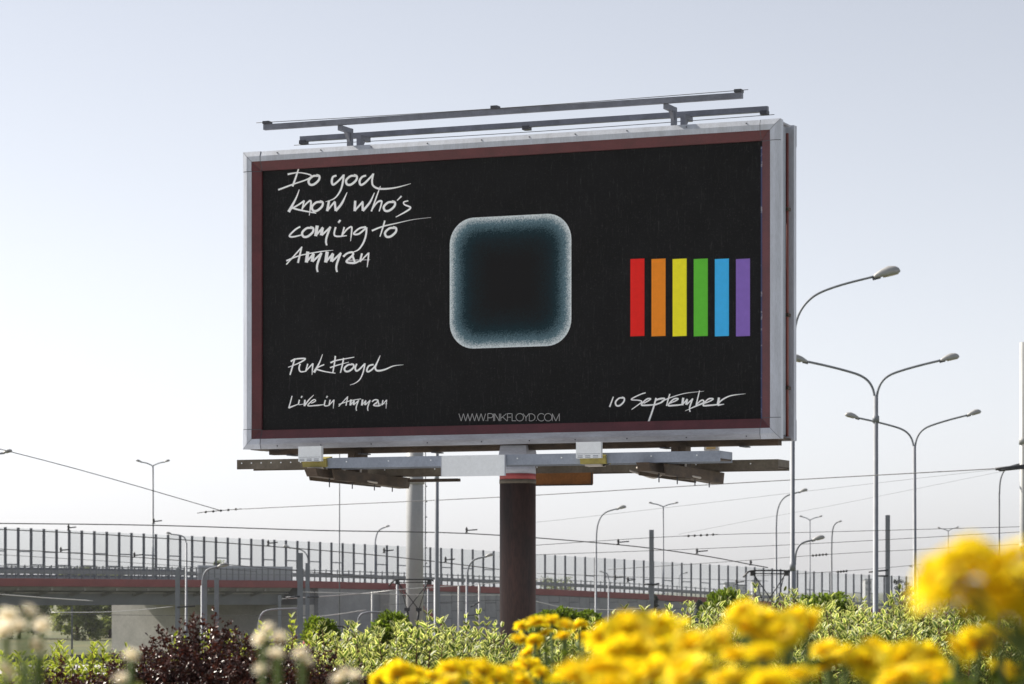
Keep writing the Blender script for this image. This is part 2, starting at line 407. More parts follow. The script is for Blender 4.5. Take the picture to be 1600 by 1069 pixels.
obj('edge_beam', sweep(MB(), -40, 236, [(DW - 0.45, 0.0), (DW, 0.0), (DW, -0.6), (DW - 0.45, -0.6)]), M['red_beam'], ov)
# overhanging slab and girder of the span
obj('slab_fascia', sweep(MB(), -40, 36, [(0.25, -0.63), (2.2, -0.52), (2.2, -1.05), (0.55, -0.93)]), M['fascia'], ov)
for k in range(19):
    s = -38 + k * 3.9
    a = MB(); p = [BP(s, 0.35, -0.93), BP(s + 0.25, 0.35, -0.93), BP(s + 0.25, 1.9, -1.4), BP(s, 1.9, -1.4), BP(s, 0.35, -0.64), BP(s + 0.25, 0.35, -0.64), BP(s + 0.25, 1.9, -0.64), BP(s, 1.9, -0.64)]
    obj('slab_bracket', a.hexa(p), M['fascia'], ov)
obj('girder', sweep(MB(), -40, 37.2, [(1.9, -1.02), (DW - 1.9, -1.02), (DW - 2.6, -2.1), (2.6, -2.1)]), M['girder'], ov)
obj('girder_flange', sweep(MB(), -40, 37.2, [(1.6, -1.06), (1.9, -1.06), (1.9, -1.16), (1.6, -1.16)]), M['concrete'], ov)
# piers
for s, o0, o1 in ((-10.5, 4.0, 9.0), (-18.5, 4.0, 9.0)):
    a = MB(); q = [(s, o0), (s + 1.9, o0), (s + 1.9, o1), (s, o1)]
    a.hexa([Vector((*(A0 + AX * u + NB * w), GL - 0.2)) for u, w in q] + [BP(u, w, -2.1) for u, w in q])
    obj('pier', a, M['girder'], ov)
# abutment: a tall wall across the deck, facing along the span
a = MB(); q = [(37.0, 0.5), (39.5, 0.5), (39.5, 22.0), (37.0, 22.0)]
a.hexa([Vector((*(A0 + AX * u + NB * w), GL - 0.2)) for u, w in q] + [Vector((*(A0 + AX * u + NB * w), zd(37) - (2.12 if w < 20 else 2.12))) for u, w in q])
obj('abutment', a, M['concrete'], ov)
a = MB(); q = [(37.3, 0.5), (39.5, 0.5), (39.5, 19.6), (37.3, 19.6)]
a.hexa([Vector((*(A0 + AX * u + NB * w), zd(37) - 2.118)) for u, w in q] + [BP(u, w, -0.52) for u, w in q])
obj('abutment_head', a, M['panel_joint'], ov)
# wing: plain wall on the camera side next to the abutment, then the projecting stair wing with its red coping
a = MB(); q = [(39.6, 0.12), (49.0, 0.12), (49.0, 1.2), (39.6, 1.2)]
a.hexa([Vector((*(A0 + AX * u + NB * w), GL - 0.2)) for u, w in q] + [BP(u, w, -0.62) for u, w in q])
obj('wing_wall', a, M['wall_panel'], ov)
a = MB(); q = [(49.0, -0.9), (50.6, -0.9), (50.6, 1.2), (49.0, 1.2)]
a.hexa([Vector((*(A0 + AX * u + NB * w), GL - 0.2)) for u, w in q] + [BP(u, w, -0.61) for u, w in q])
obj('pilaster', a, M['concrete'], ov)
a = MB(); q0 = (50.6, -0.75); q1 = (56.5, -0.75)
def gp(u, w, z): return Vector((*(A0 + AX * u + NB * w), z))
z0 = zd(51) - 0.62
a.hexa([gp(50.62, -0.8, GL - .2), gp(57.2, -0.8, GL - .2), gp(57.2, 0.1, GL - .2), gp(50.62, 0.1, GL - .2), gp(50.62, -0.8, z0), gp(57.2, -0.8, z0 - 3.4), gp(57.2, 0.1, z0 - 3.4), gp(50.62, 0.1, z0)])
obj('stair_wing', a, M['wall_panel'], ov)
a = MB(); a.hexa([gp(50.4, -0.95, z0 + .02), gp(57.4, -0.95, z0 - 3.45), gp(57.4, 0.15, z0 - 3.45), gp(50.4, 0.15, z0 + .02), gp(50.4, -0.95, z0 + .5), gp(57.4, -0.95, z0 - 2.95), gp(57.4, 0.15, z0 - 2.95), gp(50.4, 0.15, z0 + .5)])
obj('wing_coping', a, M['red_beam'], ov)

# retaining wall of the ramp, panel by panel
rw = thing('retaining_wall', 'ramp retaining wall of staggered grey concrete panels under the red edge beam', 'retaining wall', (A0.x, A0.y, GL))
a = MB(); ss = [49 + 6 * i for i in range(29)]
for s0, s1 in zip(ss[:-1], ss[1:]):
    t0, t1 = zd(s0) - 0.62, zd(s1) - 0.62
    if max(t0, t1) < GL + 0.3: break
    a.hexa([gp(s0, 0.25, GL - .2), gp(s1, 0.25, GL - .2), gp(s1, 0.6, GL - .2), gp(s0, 0.25 + .35, GL - .2), gp(s0, 0.25, t0), gp(s1, 0.25, t1), gp(s1, 0.6, t1), gp(s0, 0.6, t0)])
obj('wall_backing', a, M['panel_joint'], rw)
PWD, PHT = 1.9, 1.45
shared = None; npan = 0
for c in range(58):
    s = 51 + c * (PWD + 0.0)
    for r in range(6):
        zb = GL + r * PHT - (0.72 if c % 2 else 0.0)
        zt = zb + PHT
        top = zd(s + PWD / 2) - 0.66
        if zb >= top - 0.1 or npan >= 300: break
        e = 0.03
        if zt <= min(zd(s), zd(s + PWD)) - 0.64 and zb > GL - 0.3:
            if shared is None:
                m2 = MB(); d = AX * (PWD - 2 * e); n2 = NB * 0.14
                cs = [Vector((0, 0)), d, d + n2, n2]
                m2.hexa([Vector((*q, 0)) for q in cs] + [Vector((*q, PHT - 2 * e)) for q in cs])
                shared = bpy.data.meshes.new('concrete_panel'); shared.from_pydata([tuple(v) for v in m2.v], [], m2.f); shared.materials.append(M['wall_panel'])
            o = bpy.data.objects.new('concrete_panel', shared); COL.objects.link(o); o.parent = rw
            q = gp(s + e, 0.12 - rng.uniform(0, .025), zb + e); o.location = q - rw.location
        else:
            zb2 = max(zb, GL - 0.2)
            if zt <= GL: continue
            u0, u1 = s + e, s + PWD - e; w0 = 0.12
            m2 = MB(); ta = min(zt - e, zd(u0) - 0.64); tb_ = min(zt - e, zd(u1) - 0.64)
            if min(ta, tb_) <= zb2 + 0.08: continue
            m2.hexa([gp(u0, w0, zb2 + e), gp(u1, w0, zb2 + e), gp(u1, w0 + .13, zb2 + e), gp(u0, w0 + .13, zb2 + e), gp(u0, w0, ta), gp(u1, w0, tb_), gp(u1, w0 + .13, tb_), gp(u0, w0 + .13, ta)])
            obj('concrete_panel', m2, M['wall_panel'], rw)
        npan += 1

# near guard rail: posts, crash beam and hand rails
gr = thing('guard_rail', 'grey steel guard rail with many short posts along the red edge beam', 'guard rail', BP(0, 0.3))
def rail_line(parent, s0, s1, off, z0, z1, th, name, mat):
    obj(name, sweep(MB(), s0, s1, [(off, z0), (off + th, z0), (off + th, z1), (off, z1)]), mat, parent)
rail_line(gr, -36, 232, 0.12, 0.93, 1.0, 0.08, 'hand_rail', M['guard'])
rail_line(gr, -36, 232, 0.9, 0.38, 0.72, 0.1, 'crash_beam', M['guard'])
rail_line(gr, -36, 232, 0.14, 0.5, 0.54, 0.05, 'mid_rail', M['guard'])
pmesh = None; nposts = 0
s = -35.0
while s < 228 and nposts < 290:
    w = 0.10
    if pmesh is None:
        m2 = MB(); m2.box(-w / 2, w / 2, -w / 2, w / 2, 0, 1.08)
        pmesh = bpy.data.meshes.new('post'); pmesh.from_pydata(m2.v, [], m2.f); pmesh.materials.append(M['guard'])
    o = bpy.data.objects.new('post', pmesh); COL.objects.link(o); o.parent = gr; o.location = BP(s, 0.2) - gr.location
    s += 0.75 + 0.35 * min(1, max(0, s / 150)); nposts += 1
# the left stretch carries a second, denser median rail that hides the gaps
mr_ = thing('median_rail', 'second dark crash barrier with close set posts on the overpass deck', 'guard rail', BP(-10, 4.0))
rail_line(mr_, -36, 26, 4.0, 0.55, 0.92, 0.12, 'crash_beam', M['barrier_post'])
rail_line(mr_, -36, 26, 4.02, 0.2, 0.34, 0.08, 'lower_beam', M['barrier_post'])
for k in range(62):
    o = bpy.data.objects.new('post', pmesh); COL.objects.link(o); o.parent = mr_; o.location = BP(-35 + k, 4.2, -.02) - mr_.location
bd = MB(); sweep(bd, 23.5, 36.5, [(0.6, 0.02), (0.72, 0.02), (0.72, 1.25), (0.6, 1.25)], 20)
tag(obj('screen_board', bd, M['board']), 'plain pale grey board standing on the overpass beside the guard rail', 'board')

# noise barrier on the far side of the deck: posts, clear panes and thin cross bars
nb = thing('noise_barrier', 'tall transparent noise barrier with dark steel posts along the overpass', 'noise barrier', BP(0, DW - 1.0))
TX = [-300, 17, 190, 419, 730, 846, 1161, 1315, 1470, 1800]
TY = [812, 824, 832, 843, 858, 866, 885, 896, 903, 918]
def nb_top(s):
    q = A0 + AX * s + NB * (DW - 1.0); px = 800 + F * q.x / q.y
    return HC + (HY - float(np.interp(px, TX, TY))) * q.y / F
s = -22.0; posts = []
while s < 212 and len(posts) < 160:
    posts.append(s); s += 1.52 + 0.75 * min(1.0, max(0.0, s / 140.0))
for i, s in enumerate(posts):
    q = BP(s, DW - 1.0); zt = nb_top(s); b0 = q.z - .02; w = 0.11
    m2 = MB(); m2.box(q.x - w, q.x + w, q.y - w, q.y + w, b0, zt); obj('post', m2, M['barrier_post'], nb)
    if i:
        q0 = BP(posts[i - 1], DW - 1.0); zt0 = nb_top(posts[i - 1])
        d = Vector((q.x - q0.x, q.y - q0.y)).normalized(); n2 = Vector((-d.y, d.x)) * 0.012
        a0 = Vector((q0.x, q0.y)) + d * 0.06; a1 = Vector((q.x, q.y)) - d * 0.06
        m2 = MB(); cs = [a0 - n2, a1 - n2, a1 + n2, a0 + n2]
        m2.hexa([Vector((*c, b0 + .55)) for c in cs] + [Vector((cs[0].x, cs[0].y, zt0 - .05)), Vector((cs[1].x, cs[1].y, zt - .05)), Vector((cs[2].x, cs[2].y, zt - .05)), Vector((cs[3].x, cs[3].y, zt0 - .05))])
        obj('pane', m2, M[('pane', 'pane', 'pane_clean', 'pane_dusty')[int(rng.integers(4))]], nb)
        h = 0.55 if i % 2 else 0.30
        za, zb = q0.z + (zt0 - q0.z) * h, q.z + (zt - q.z) * h
        obj('crossbar', MB().bar((q0.x, q0.y - .03, za), (q.x, q.y - .03, zb), 0.06, 0.10), M['barrier_post'], nb)
        obj('sill', MB().bar((q0.x, q0.y, q0.z + .26), (q.x, q.y, q.z + .26), 0.10, 0.5), M['guard'], nb)

# ---------------------------------------------------------------- far things
def far_block(px0, px1, pytop, Z, label):
    a = P(px0, pytop, Z); b = P(px1, pytop, Z)
    t = thing('far_building', label, 'building', ((a.x + b.x) / 2, Z, GL))
    obj('wall', MB().box(a.x, b.x, Z, Z + 12, GL - .2, a.z), M['house'], t)
    obj('roof', MB().box(a.x - .4, b.x + .4, Z - .4, Z + 12.4, a.z + .003, a.z + .5), M['board'], t)
    n = max(2, int((b.x - a.x) / 3))
    for i in range(n):
        for zz in (a.z - 2.2, a.z - 5.2):
            x = a.x + (i + .5) * (b.x - a.x) / n
            obj('window', MB().box(x - .6, x + .6, Z - .06, Z + .02, zz, zz + 1.4), M['far_window'], t)
far_block(1133, 1152, 911, 1500, 'small pale far building on the skyline beyond the noise barrier')
far_block(1150, 1166, 915, 1600, 'lower pale far building touching a slightly taller one on the skyline')
far_block(1176, 1188, 908, 1400, 'narrow pale far tower block on the skyline near the pantograph')
far_block(1352, 1362, 906, 1400, 'slim pale far tower block on the skyline near the bare mast')
# ---------------------------------------------------------------- billboard
TH = math.atan2(2.49, 6.038)
BC = Vector((-0.113, 33.245, 0.0))
bu = Vector((math.cos(TH), -math.sin(TH))); bv = Vector((math.sin(TH), math.cos(TH)))
bb = thing('billboard', 'large double sided billboard on a rusty pole with a black poster', 'billboard', BC, rz=-TH)
ZB, ZT, HW = 2.74 - 0.1, 6.20 - 0.1, 3.265
def LX(px, yl):         # local x of a pixel column at local depth yl
    k = (px - 800) / F
    bx = BC.x + yl * bv.x; by = BC.y + yl * bv.y
    return (k * by - bx) / (bu.x - k * bu.y)
def LZ(px, py, yl):
    x = LX(px, yl); Y = BC.y + x * bu.y + yl * bv.y
    return HC + (HY - py) * Y / F
ZT = (LZ(380, 237, 0) + LZ(1220, 186, 0)) / 2
ZB = (LZ(378, 701, 0) + LZ(1217, 686, 0)) / 2
XL, XR = LX(379, 0), LX(1219, 0)
W1, W2 = 0.115, 0.105     # silver face, maroon trim

def B(name, mb, mat, parent=bb): return obj(name, mb, M[mat], parent, world=False)

def frame_side(side, parent, yf=0.0, sgn=1, gap=0.0):
    """one frame member (silver rail profile) and its maroon inner trim; sgn -1 for the face that looks backwards"""
    def pt(side, t, inset, y):
        yy = yf + sgn * y
        if side == 'top': return (XL + inset + t * (XR - XL - 2 * inset), yy, ZT - inset)
        if side == 'bottom': return (XL + inset + t * (XR - XL - 2 * inset), yy, ZB + inset)
        if side == 'left': return (XL + inset, yy, ZB + inset + t * (ZT - ZB - 2 * inset))
        return (XR - inset, yy, ZB + inset + t * (ZT - ZB - 2 * inset))
    def strip(prof, name, mat):
        m = MB(); vs = []; k = len(prof)
        for t in (0, 1):
            for ins, y in prof: vs.append(pt(side, t, ins, y))
        m.add(vs, [(j, (j + 1) % k, k + (j + 1) % k, k + j) for j in range(k)] + [tuple(range(k)), tuple(k + j for j in range(k))])
        return B(name, m, mat, parent)
    CH = 0.022
    fr = strip([(0.0, 0.115), (0.0, CH), (0.055, 0.0), (W1, 0.004), (W1, 0.115)], 'frame_rail', 'silver_worn' if side == 'bottom' else 'silver')
    strip([(W1 + .001, 0.15), (W1 + .001, 0.008), (W1 + W2, 0.055), (W1 + W2, 0.15)], 'inner_trim', 'maroon')
def corner(cx, cz, parent, yf=0.0, sgn=1):
    """mitred corner cap: two silver plates and two maroon plates, a little proud of the rails"""
    left, top = cx == XL, cz == ZT
    dx = 1 if left else -1; dz = -1 if top else 1
    C = 0.225; g = 0.003; CH = 0.022
    def yv(y): return yf + sgn * y
    def plate(poly, name, mat):
        n = len(poly)
        vs = [(cx + dx * a, yv(y - 0.004), cz + dz * b) for a, b, y in poly] + [(cx + dx * a, yv(y + 0.012), cz + dz * b) for a, b, y in poly]
        m = MB(); m.add(vs, [tuple(range(n)), tuple(reversed(range(n, 2 * n)))] + [(j, (j + 1) % n, n + (j + 1) % n, n + j) for j in range(n)])
        B(name, m, mat, parent)
    e = -0.003
    # dark backing plates: their rim and the mitre gap show as thin seams
    for pl in ([(0, 0, CH), (C + .007, 0, CH), (C + .007, .055, 0), (.055, .055, 0)], [(.055, .055, 0), (C + .007, .055, 0), (C + .007, W1, .004), (W1, W1, .004)], [(W1, W1, .008), (C + .007, W1, .008), (C + .007, W1 + W2, .055), (W1 + W2, W1 + W2, .055)]):
        for fl in (0, 1):
            plate([((b, a) if fl else (a, b)) + (y + .0025,) for a, b, y in pl], 'seam_plate', 'dark_steel')
    # horizontal outer/inner halves, then vertical ones
    plate([(e + g, e, CH), (C, e, CH), (C, .055, 0), (.055 + g, .055, 0)], 'corner_cap', 'silver')
    plate([(.055 + g, .055, 0), (C, .055, 0), (C, W1, .004), (W1 + g, W1, .004)], 'corner_cap', 'silver')
    plate([(e, e + g, CH), (.055, .055 + g, 0), (.055, C, 0), (e, C, CH)], 'corner_cap', 'silver')
    plate([(.055, .055 + g, 0), (W1, W1 + g, .004), (W1, C, .004), (.055, C, 0)], 'corner_cap', 'silver')
    plate([(W1 + g, W1, .008), (C, W1, .008), (C, W1 + W2, .055), (W1 + W2 + g, W1 + W2, .055)], 'corner_trim', 'maroon')
    plate([(W1, W1 + g, .008), (W1 + W2, W1 + W2 + g, .055), (W1 + W2, C, .055), (W1, C, .008)], 'corner_trim', 'maroon')

TB = 0.62     # total thickness
front = B('front_panel', MB().box(XL + .1, XR - .1, 0.115, 0.16, ZB + .1, ZT - .1), 'dark_steel')
back = B('rear_panel', MB().box(XL + .1, XR - .1, TB - .16, TB - .115, ZB + .1, ZT - .1), 'steel')
for sd in ('top', 'bottom', 'left', 'right'):
    frame_side(sd, front); frame_side(sd, back, TB, -1)
for cx in (XL, XR):
    for cz in (ZB, ZT):
        corner(cx, cz, front); corner(cx, cz, back, TB, -1)
for k in range(10):
    for z in (ZT - .03, ZB + .03):
        x = XL + .45 + k * (XR - XL - .9) / 9 + .07 * math.sin(k * 5.1)
        B('screw', MB().tube([(x, -.002, z), (x, .02, z)], .007, 6), 'dark_steel', front)
# poster sheet
YP = 0.085
iw = W1 + W2
poster = B('poster', MB().box(XL + iw - .01, XR - iw + .01, YP, YP + .028, ZB + iw - .01, ZT - iw + .01), 'poster')
poster['label'] = 'black poster sheet with white handwriting'
B('paper_edge', MB().box(XR - iw - .024, XR - iw - .008, YP - .004, YP - .001, ZB + iw, ZT - iw - .06), 'blue_strip', poster)
# inside of the structure: columns, cross pieces and pipes between the two faces
for x in (XL + .25, LX(559, .31), 0.0, LX(1064, .31), XR - .25):
    B('inner_column', MB().box(x - .06, x + .06, 0.17, TB - .17, ZB + .02, ZT - .02), 'steel')
B('corner_column', MB().box(XR - .10, XR - .035, .17, .31, ZB + .05, ZT - .05), 'steel')
B('drain_pipe', MB().tube([(XR - .05, .42, ZB + .04), (XR - .05, .42, ZT - .1)], 0.017, 10), 'maroon_pipe')
for z in (ZB + .55, ZB + 1.35, ZT - .95):
    B('pipe_clip', MB().box(XR - .14, XR - .02, .36, .46, z, z + .035), 'rust')
    B('cross_brace', MB().box(XR - .2, XR - .06, .165, TB - .165, z + .06, z + .12), 'dark_steel')
B('top_plate', MB().box(XL + .02, XR - .02, .165, TB - .165, ZT - .03, ZT - .01), 'silver_worn')
B('bottom_plate', MB().box(XL + .02, XR - .02, .165, TB - .165, ZB - .004, ZB + .02), 'rust')
B('under_beam', MB().box(LX(424, .3), XR - .1, .24, .38, ZB - .06, ZB - .006), 'rust')
for x in np.linspace(XL + .5, XR - .5, 7):
    B('beam_clamp', MB().box(x - .03, x + .03, .2, .42, ZB - .075, ZB - .062), 'dark_steel')
# top rails on brackets, one in front and one behind
YF, YR = -0.20, 0.78
for yl, p0, p1, q0, q1, by0 in ((YF, 413, 1160, 193, 147, .10), (YR, 470, 1200, 212, 168, .30)):
    x0, x1 = LX(p0, yl), LX(p1, yl); zt = (LZ(p0, q0, yl) + LZ(p1, q1, yl)) / 2
    r = B('top_rail', MB().box(x0, x1, yl - .03, yl + .03, zt - .062, zt), 'rail_steel')
    for k, x in enumerate((x0 + .04, (x0 + x1) / 2, x1 - .04)):
        B('rail_fitting', MB().box(x - .04, x + .04, yl - .05, yl + .05, zt - .05 if yl > 0 else zt + .002, zt - .064 - .03 if yl > 0 else zt + .035), 'dark_steel', r)
    wy = yl - .045 if yl < 0 else yl - .02; wz = zt + .02 if yl < 0 else zt - .1
    pts = [(x0 - .08 + (x1 - x0 + .16) * i / 24, wy, wz - .02 * math.sin(math.pi * i / 24)) for i in range(25)]
    B('tie_wire', MB().tube(pts, .004, 5), 'wire', r)
    for px in (547, 1053):
        yb = .07 if yl < 0 else .54
        x = LX(px + (15 if yl > 0 else 0), yb)
        u = B('rail_upright', MB().box(x - .027, x + .027, yb - .03, yb + .03, ZT - .02, zt - .064), 'rail_steel')
        ya, ye = (yl, yb - .032) if yl < 0 else (yb + .032, yl)
        B('arm', MB().box(x - .028, x + .028, ya, ye, zt - .120, zt - .066), 'rail_steel', u)
        # gusset
        m = MB(); s = -1 if yl < 0 else 1; yy = yb + s * .031
        m.add([(x - .02, yy, zt - .22), (x - .02, yy + s * .09, zt - .121), (x - .02, yy, zt - .121), (x + .02, yy, zt - .22), (x + .02, yy + s * .09, zt - .121), (x + .02, yy, zt - .121)],
              [(0, 1, 2), (3, 5, 4), (0, 3, 4, 1), (1, 4, 5, 2), (2, 5, 3, 0)])
        B('gusset', m, 'rail_steel', u)

# lower walkways on two cross arms
Y1, Y2 = -0.75, 0.97
wz1 = (LZ(369, 719, Y1) + LZ(1125, 703.5, Y1)) / 2; wz0 = wz1 - .115
xl1, xr1 = LX(370, Y1), LX(1125, Y1)
def channel(x0, x1, y0, y1, z0, z1, mats, name):
    w = B(name, MB().box(x0, x1, y0, y0 + .012, z0, z1), mats[0])
    B('rear_flange', MB().box(x0, x1, y1 - .012, y1, z0, z1), mats[0], w)
    B('tread', MB().box(x0 + .01, x1 - .01, y0 + .013, y1 - .013, z0 + .02, z0 + .035), mats[1], w)
    B('end_plate', MB().box(x0, x0 + .01, y0 + .013, y1 - .013, z0 + .036, z1), mats[0], w)
    B('end_plate', MB().box(x1 - .01, x1, y0 + .013, y1 - .013, z0 + .036, z1), mats[0], w)
    for k in range(9):
        x = x0 + (k + .5) * (x1 - x0) / 9
        B('bolt', MB().tube([(x, y0 - .006, z0 + .07), (x, y0 - .0005, z0 + .07)], .008, 6), 'white', w)
    return w
xm = LX(509, Y1)
channel(xm, xr1, Y1, Y1 + .42, wz0, wz1, ('walk', 'rust'), 'walkway')
channel(xl1, xm - .004, Y1 + .003, Y1 + .42, wz0 + .004, wz1 - .002, ('rust_grey', 'rust'), 'walkway')
xl2, xr2 = LX(486, Y2), LX(1216, Y2)
wr1 = LZ(1216, 717.5, Y2); wr0 = wr1 - .115
channel(xl2, xr2, Y2, Y2 + .42, wr0, wr1, ('rust_grey', 'rust'), 'walkway')
for px in (559, 1064):
    x = LX(px, .31)
    B('hanger_column', MB().box(x - .085, x + .085, .22, .40, wz0 - .14, ZB - .008), 'rust')
    B('hanger_rib', MB().box(x - .012, x + .012, .19, .218, wz0 - .12, ZB - .06), 'rust')
    # tapering cross arm running front to back under both walkways
    m = MB(); zt2 = wz0 - .004
    m.hexa([(x - .07, Y1 - .12, zt2 - .09), (x + .07, Y1 - .12, zt2 - .09), (x + .07, Y2 + .62, zt2 - .15), (x - .07, Y2 + .62, zt2 - .15), (x - .07, Y1 - .20, zt2), (x + .07, Y1 - .20, zt2), (x + .07, Y2 + .66, zt2 - .02), (x - .07, Y2 + .66, zt2 - .02)])
    ca = B('cross_arm', m, 'rust')
    for yb in (-.5, .1, .7, 1.2):
        B('hanging_bolt', MB().tube([(x + .03, yb, zt2 - .2), (x + .03, yb, zt2 - .1)], .007, 6), 'dark_steel', ca)
    B('conduit', MB().tube(crom([(x - .30, -.3, zt2 - .03), (x - .12, -.3, zt2 - .035), (x - .11, .05, zt2 - .06), (x - .10, .16, zt2 - .03), (x - .10, .16, wz0 + .08)], 5), .012, 6), 'cable', ca)
    B('conduit', MB().tube(crom([(x + .10, .2, wz0 + .1), (x + .10, .18, zt2 - .05), (x + .14, .18, zt2 - .10), (x + .18, .45, zt2 - .12)], 5), .012, 6), 'cable', ca)
# side frames of the cross arm (the broad rusty tray seen from below)
for px in (559, 1064):
    x = LX(px, .31); zt2 = wz0 - .004
    m = MB(); m.hexa([(x - .16, -.62, zt2 - .125), (x - .145, -.62, zt2 - .125), (x - .145, 1.25, zt2 - .145), (x - .16, 1.25, zt2 - .145), (x - .16, -.68, zt2 - .004), (x - .145, -.68, zt2 - .004), (x - .145, 1.32, zt2 - .03), (x - .16, 1.32, zt2 - .03)])
    B('tray_side', m, 'rust'); 
    m = MB(); m.hexa([(x + .145, -.62, zt2 - .125), (x + .16, -.62, zt2 - .125), (x + .16, 1.25, zt2 - .145), (x + .145, 1.25, zt2 - .145), (x + .145, -.68, zt2 - .004), (x + .16, -.68, zt2 - .004), (x + .16, 1.32, zt2 - .03), (x + .145, 1.32, zt2 - .03)])
    B('tray_side', m, 'rust')
B('angle_bracket', MB().box(LX(640, 1.1), LX(717, 1.1), 1.05, 1.15, wr0 - .075, wr0 - .04), 'rust')
# sagging service cable
B('service_cable', MB().tube(crom([(LX(984, 0), 0, wz0 - .05), (LX(1000, 0), 0, wz0 - .09), (LX(1022, 0), 0, wz0 - .135), (LX(1036, 0), 0, wz0 - .09)], 6), .010, 6), 'cable')
# floodlights
def floodlight(px0, px1, py0, py1, yl, label, rear=False):
    x0, x1 = LX(px0, yl), LX(px1, yl); pc = (px0 + px1) / 2; z1, z0 = LZ(pc, py0, yl), LZ(pc, py1, yl)
    lp = B('floodlight', MB().box(x0, x1, yl, yl + .05, z0, z1), 'white'); lp['label'] = label
    if not rear:
        m = MB(); m.hexa([(x0 + .03, yl + .052, z0 - .06), (x1 + .035, yl + .052, z0 - .06), (x1 + .035, yl + .22, z0 - .06), (x0 + .03, yl + .22, z0 - .06), (x0 + .02, yl + .052, z0 + .03), (x1 + .03, yl + .052, z0 + .03), (x1 + .03, yl + .22, z0 + .06), (x0 + .02, yl + .22, z0 + .06)])
        B('visor', m, 'olive', lp)
        for k in range(3):
            xa = x0 + (.06 + .31 * k) * (x1 - x0); B('vent', MB().box(xa, xa + .06, yl - .0015, yl - .0003, z0 + .022, z0 + .03), 'steel', lp); B('vent', MB().box(xa, xa + .06, yl - .0015, yl - .0003, z0 + .006, z0 + .014), 'steel', lp)
        B('vent', MB().box(x0 + .01, x1 - .01, yl - .0012, yl - .0002, z0 + .045, z0 + .049), 'steel', lp)
        B('cable_gland', MB().tube(crom([(x1 + .036, yl + .12, z0 + .02), (x1 + .07, yl + .12, z0 - .01), (x1 + .05, yl + .12, z0 - .05), (x1 - .02, yl + .12, z0 - .075)], 5), .012, 6), 'black', lp)
        B('bracket', MB().box(x0 + .08, x1 - .02, yl + .06, yl + .2, z0 - .085, z0 - .063), 'cable', lp)
    else:
        B('lens', MB().box(x0 + .03, x1 - .03, yl - .006, yl - .001, z0 + .015, z1 - .02), 'lens_cream', lp)
        B('bracket', MB().box((x0 + x1) / 2 - .02, (x0 + x1) / 2 + .02, yl + .051, yl + .08, wr1 - .02, z1 - .04), 'rust', lp)
floodlight(466, 502, 697.5, 721, Y1 - .09, 'white floodlight housing with a yellow visor at the rusty walkway end')
floodlight(900, 939, 690.5, 716, Y1 - .09, 'white floodlight housing with a yellow visor right of the pole')
floodlight(1100, 1122, 692.5, 704, Y2 + .2, 'cream faced floodlight on the rear walkway', True)
# blank white board on the front walkway and the rusty board behind the pole
yw = Y1 - .03
wx0, wx1 = LX(690, yw), LX(788, yw); wzt = LZ(740, 711.5, yw); wzb = LZ(740, 744, yw)
wb = B('white_board', MB().box(wx0, wx1, yw, yw + .025, wzb, wzt), 'white')
B('board_rim', MB().box(wx0 - .006, wx0 - .0005, yw - .004, yw + .026, wzb, wzt), 'silver', wb)
B('board_rim', MB().box(wx1 + .0005, wx1 + .008, yw - .004, yw + .026, wzb, wzt), 'silver', wb)
yo = Y2 + .36
ox0, ox1 = LX(800, yo), LX(926, yo); ozt = LZ(870, 738, yo); ozb = LZ(870, 757.5, yo)
ob_ = B('rusty_board', MB().box(ox0, ox1, yo, yo + .02, ozb, ozt), 'orange')
B('board_rim', MB().box(ox0, ox1, yo - .02, yo - .001, ozb - .012, ozb), 'rust', ob_)
B('board_rim', MB().box(ox1 - .015, ox1, yo - .02, yo - .001, ozb + .001, ozt), 'rust', ob_)
# pole: neck, painted head with red band, rusty shaft
pxc = 809.0; PYL = .31
pc = Vector((LX(pxc, PYL), PYL)); pr = 28.3 * (BC.y + pc.x * bu.y + PYL * bv.y) / F
def pz(py): return LZ(pxc, py, PYL)
m = MB(); n0 = .155
m.hexa([(pc.x - .185, PYL - .17, pz(726)), (pc.x + .185, PYL - .17, pz(726)), (pc.x + .185, PYL + .17, pz(726)), (pc.x - .185, PYL + .17, pz(726)), (pc.x - n0, PYL - .14, ZB - .01), (pc.x + n0, PYL - .14, ZB - .01), (pc.x + n0, PYL + .14, ZB - .01), (pc.x - n0, PYL + .14, ZB - .01)])
B('pole_neck', m, 'silver_worn')
B('pole_head', MB().lathe((pc.x, PYL, 0), [(pr * .93, pz(726)), (pr, pz(730) - .02), (pr, pz(740.5))][::-1], 32), 'silver_worn')
B('red_band', MB().lathe((pc.x, PYL, 0), [(pr + .001, pz(749.5)), (pr + .001, pz(740.6))], 32), 'red_band')
B('pole_collar', MB().lathe((pc.x, PYL, 0), [(pr + .004, pz(756)), (pr + .004, pz(749.6))], 32), 'rust_grey')
B('pole_shaft', MB().lathe((pc.x, PYL, 0), [(pr, -.3), (pr, 1.0), (pr, pz(756.1))], 40), 'rust_pole')

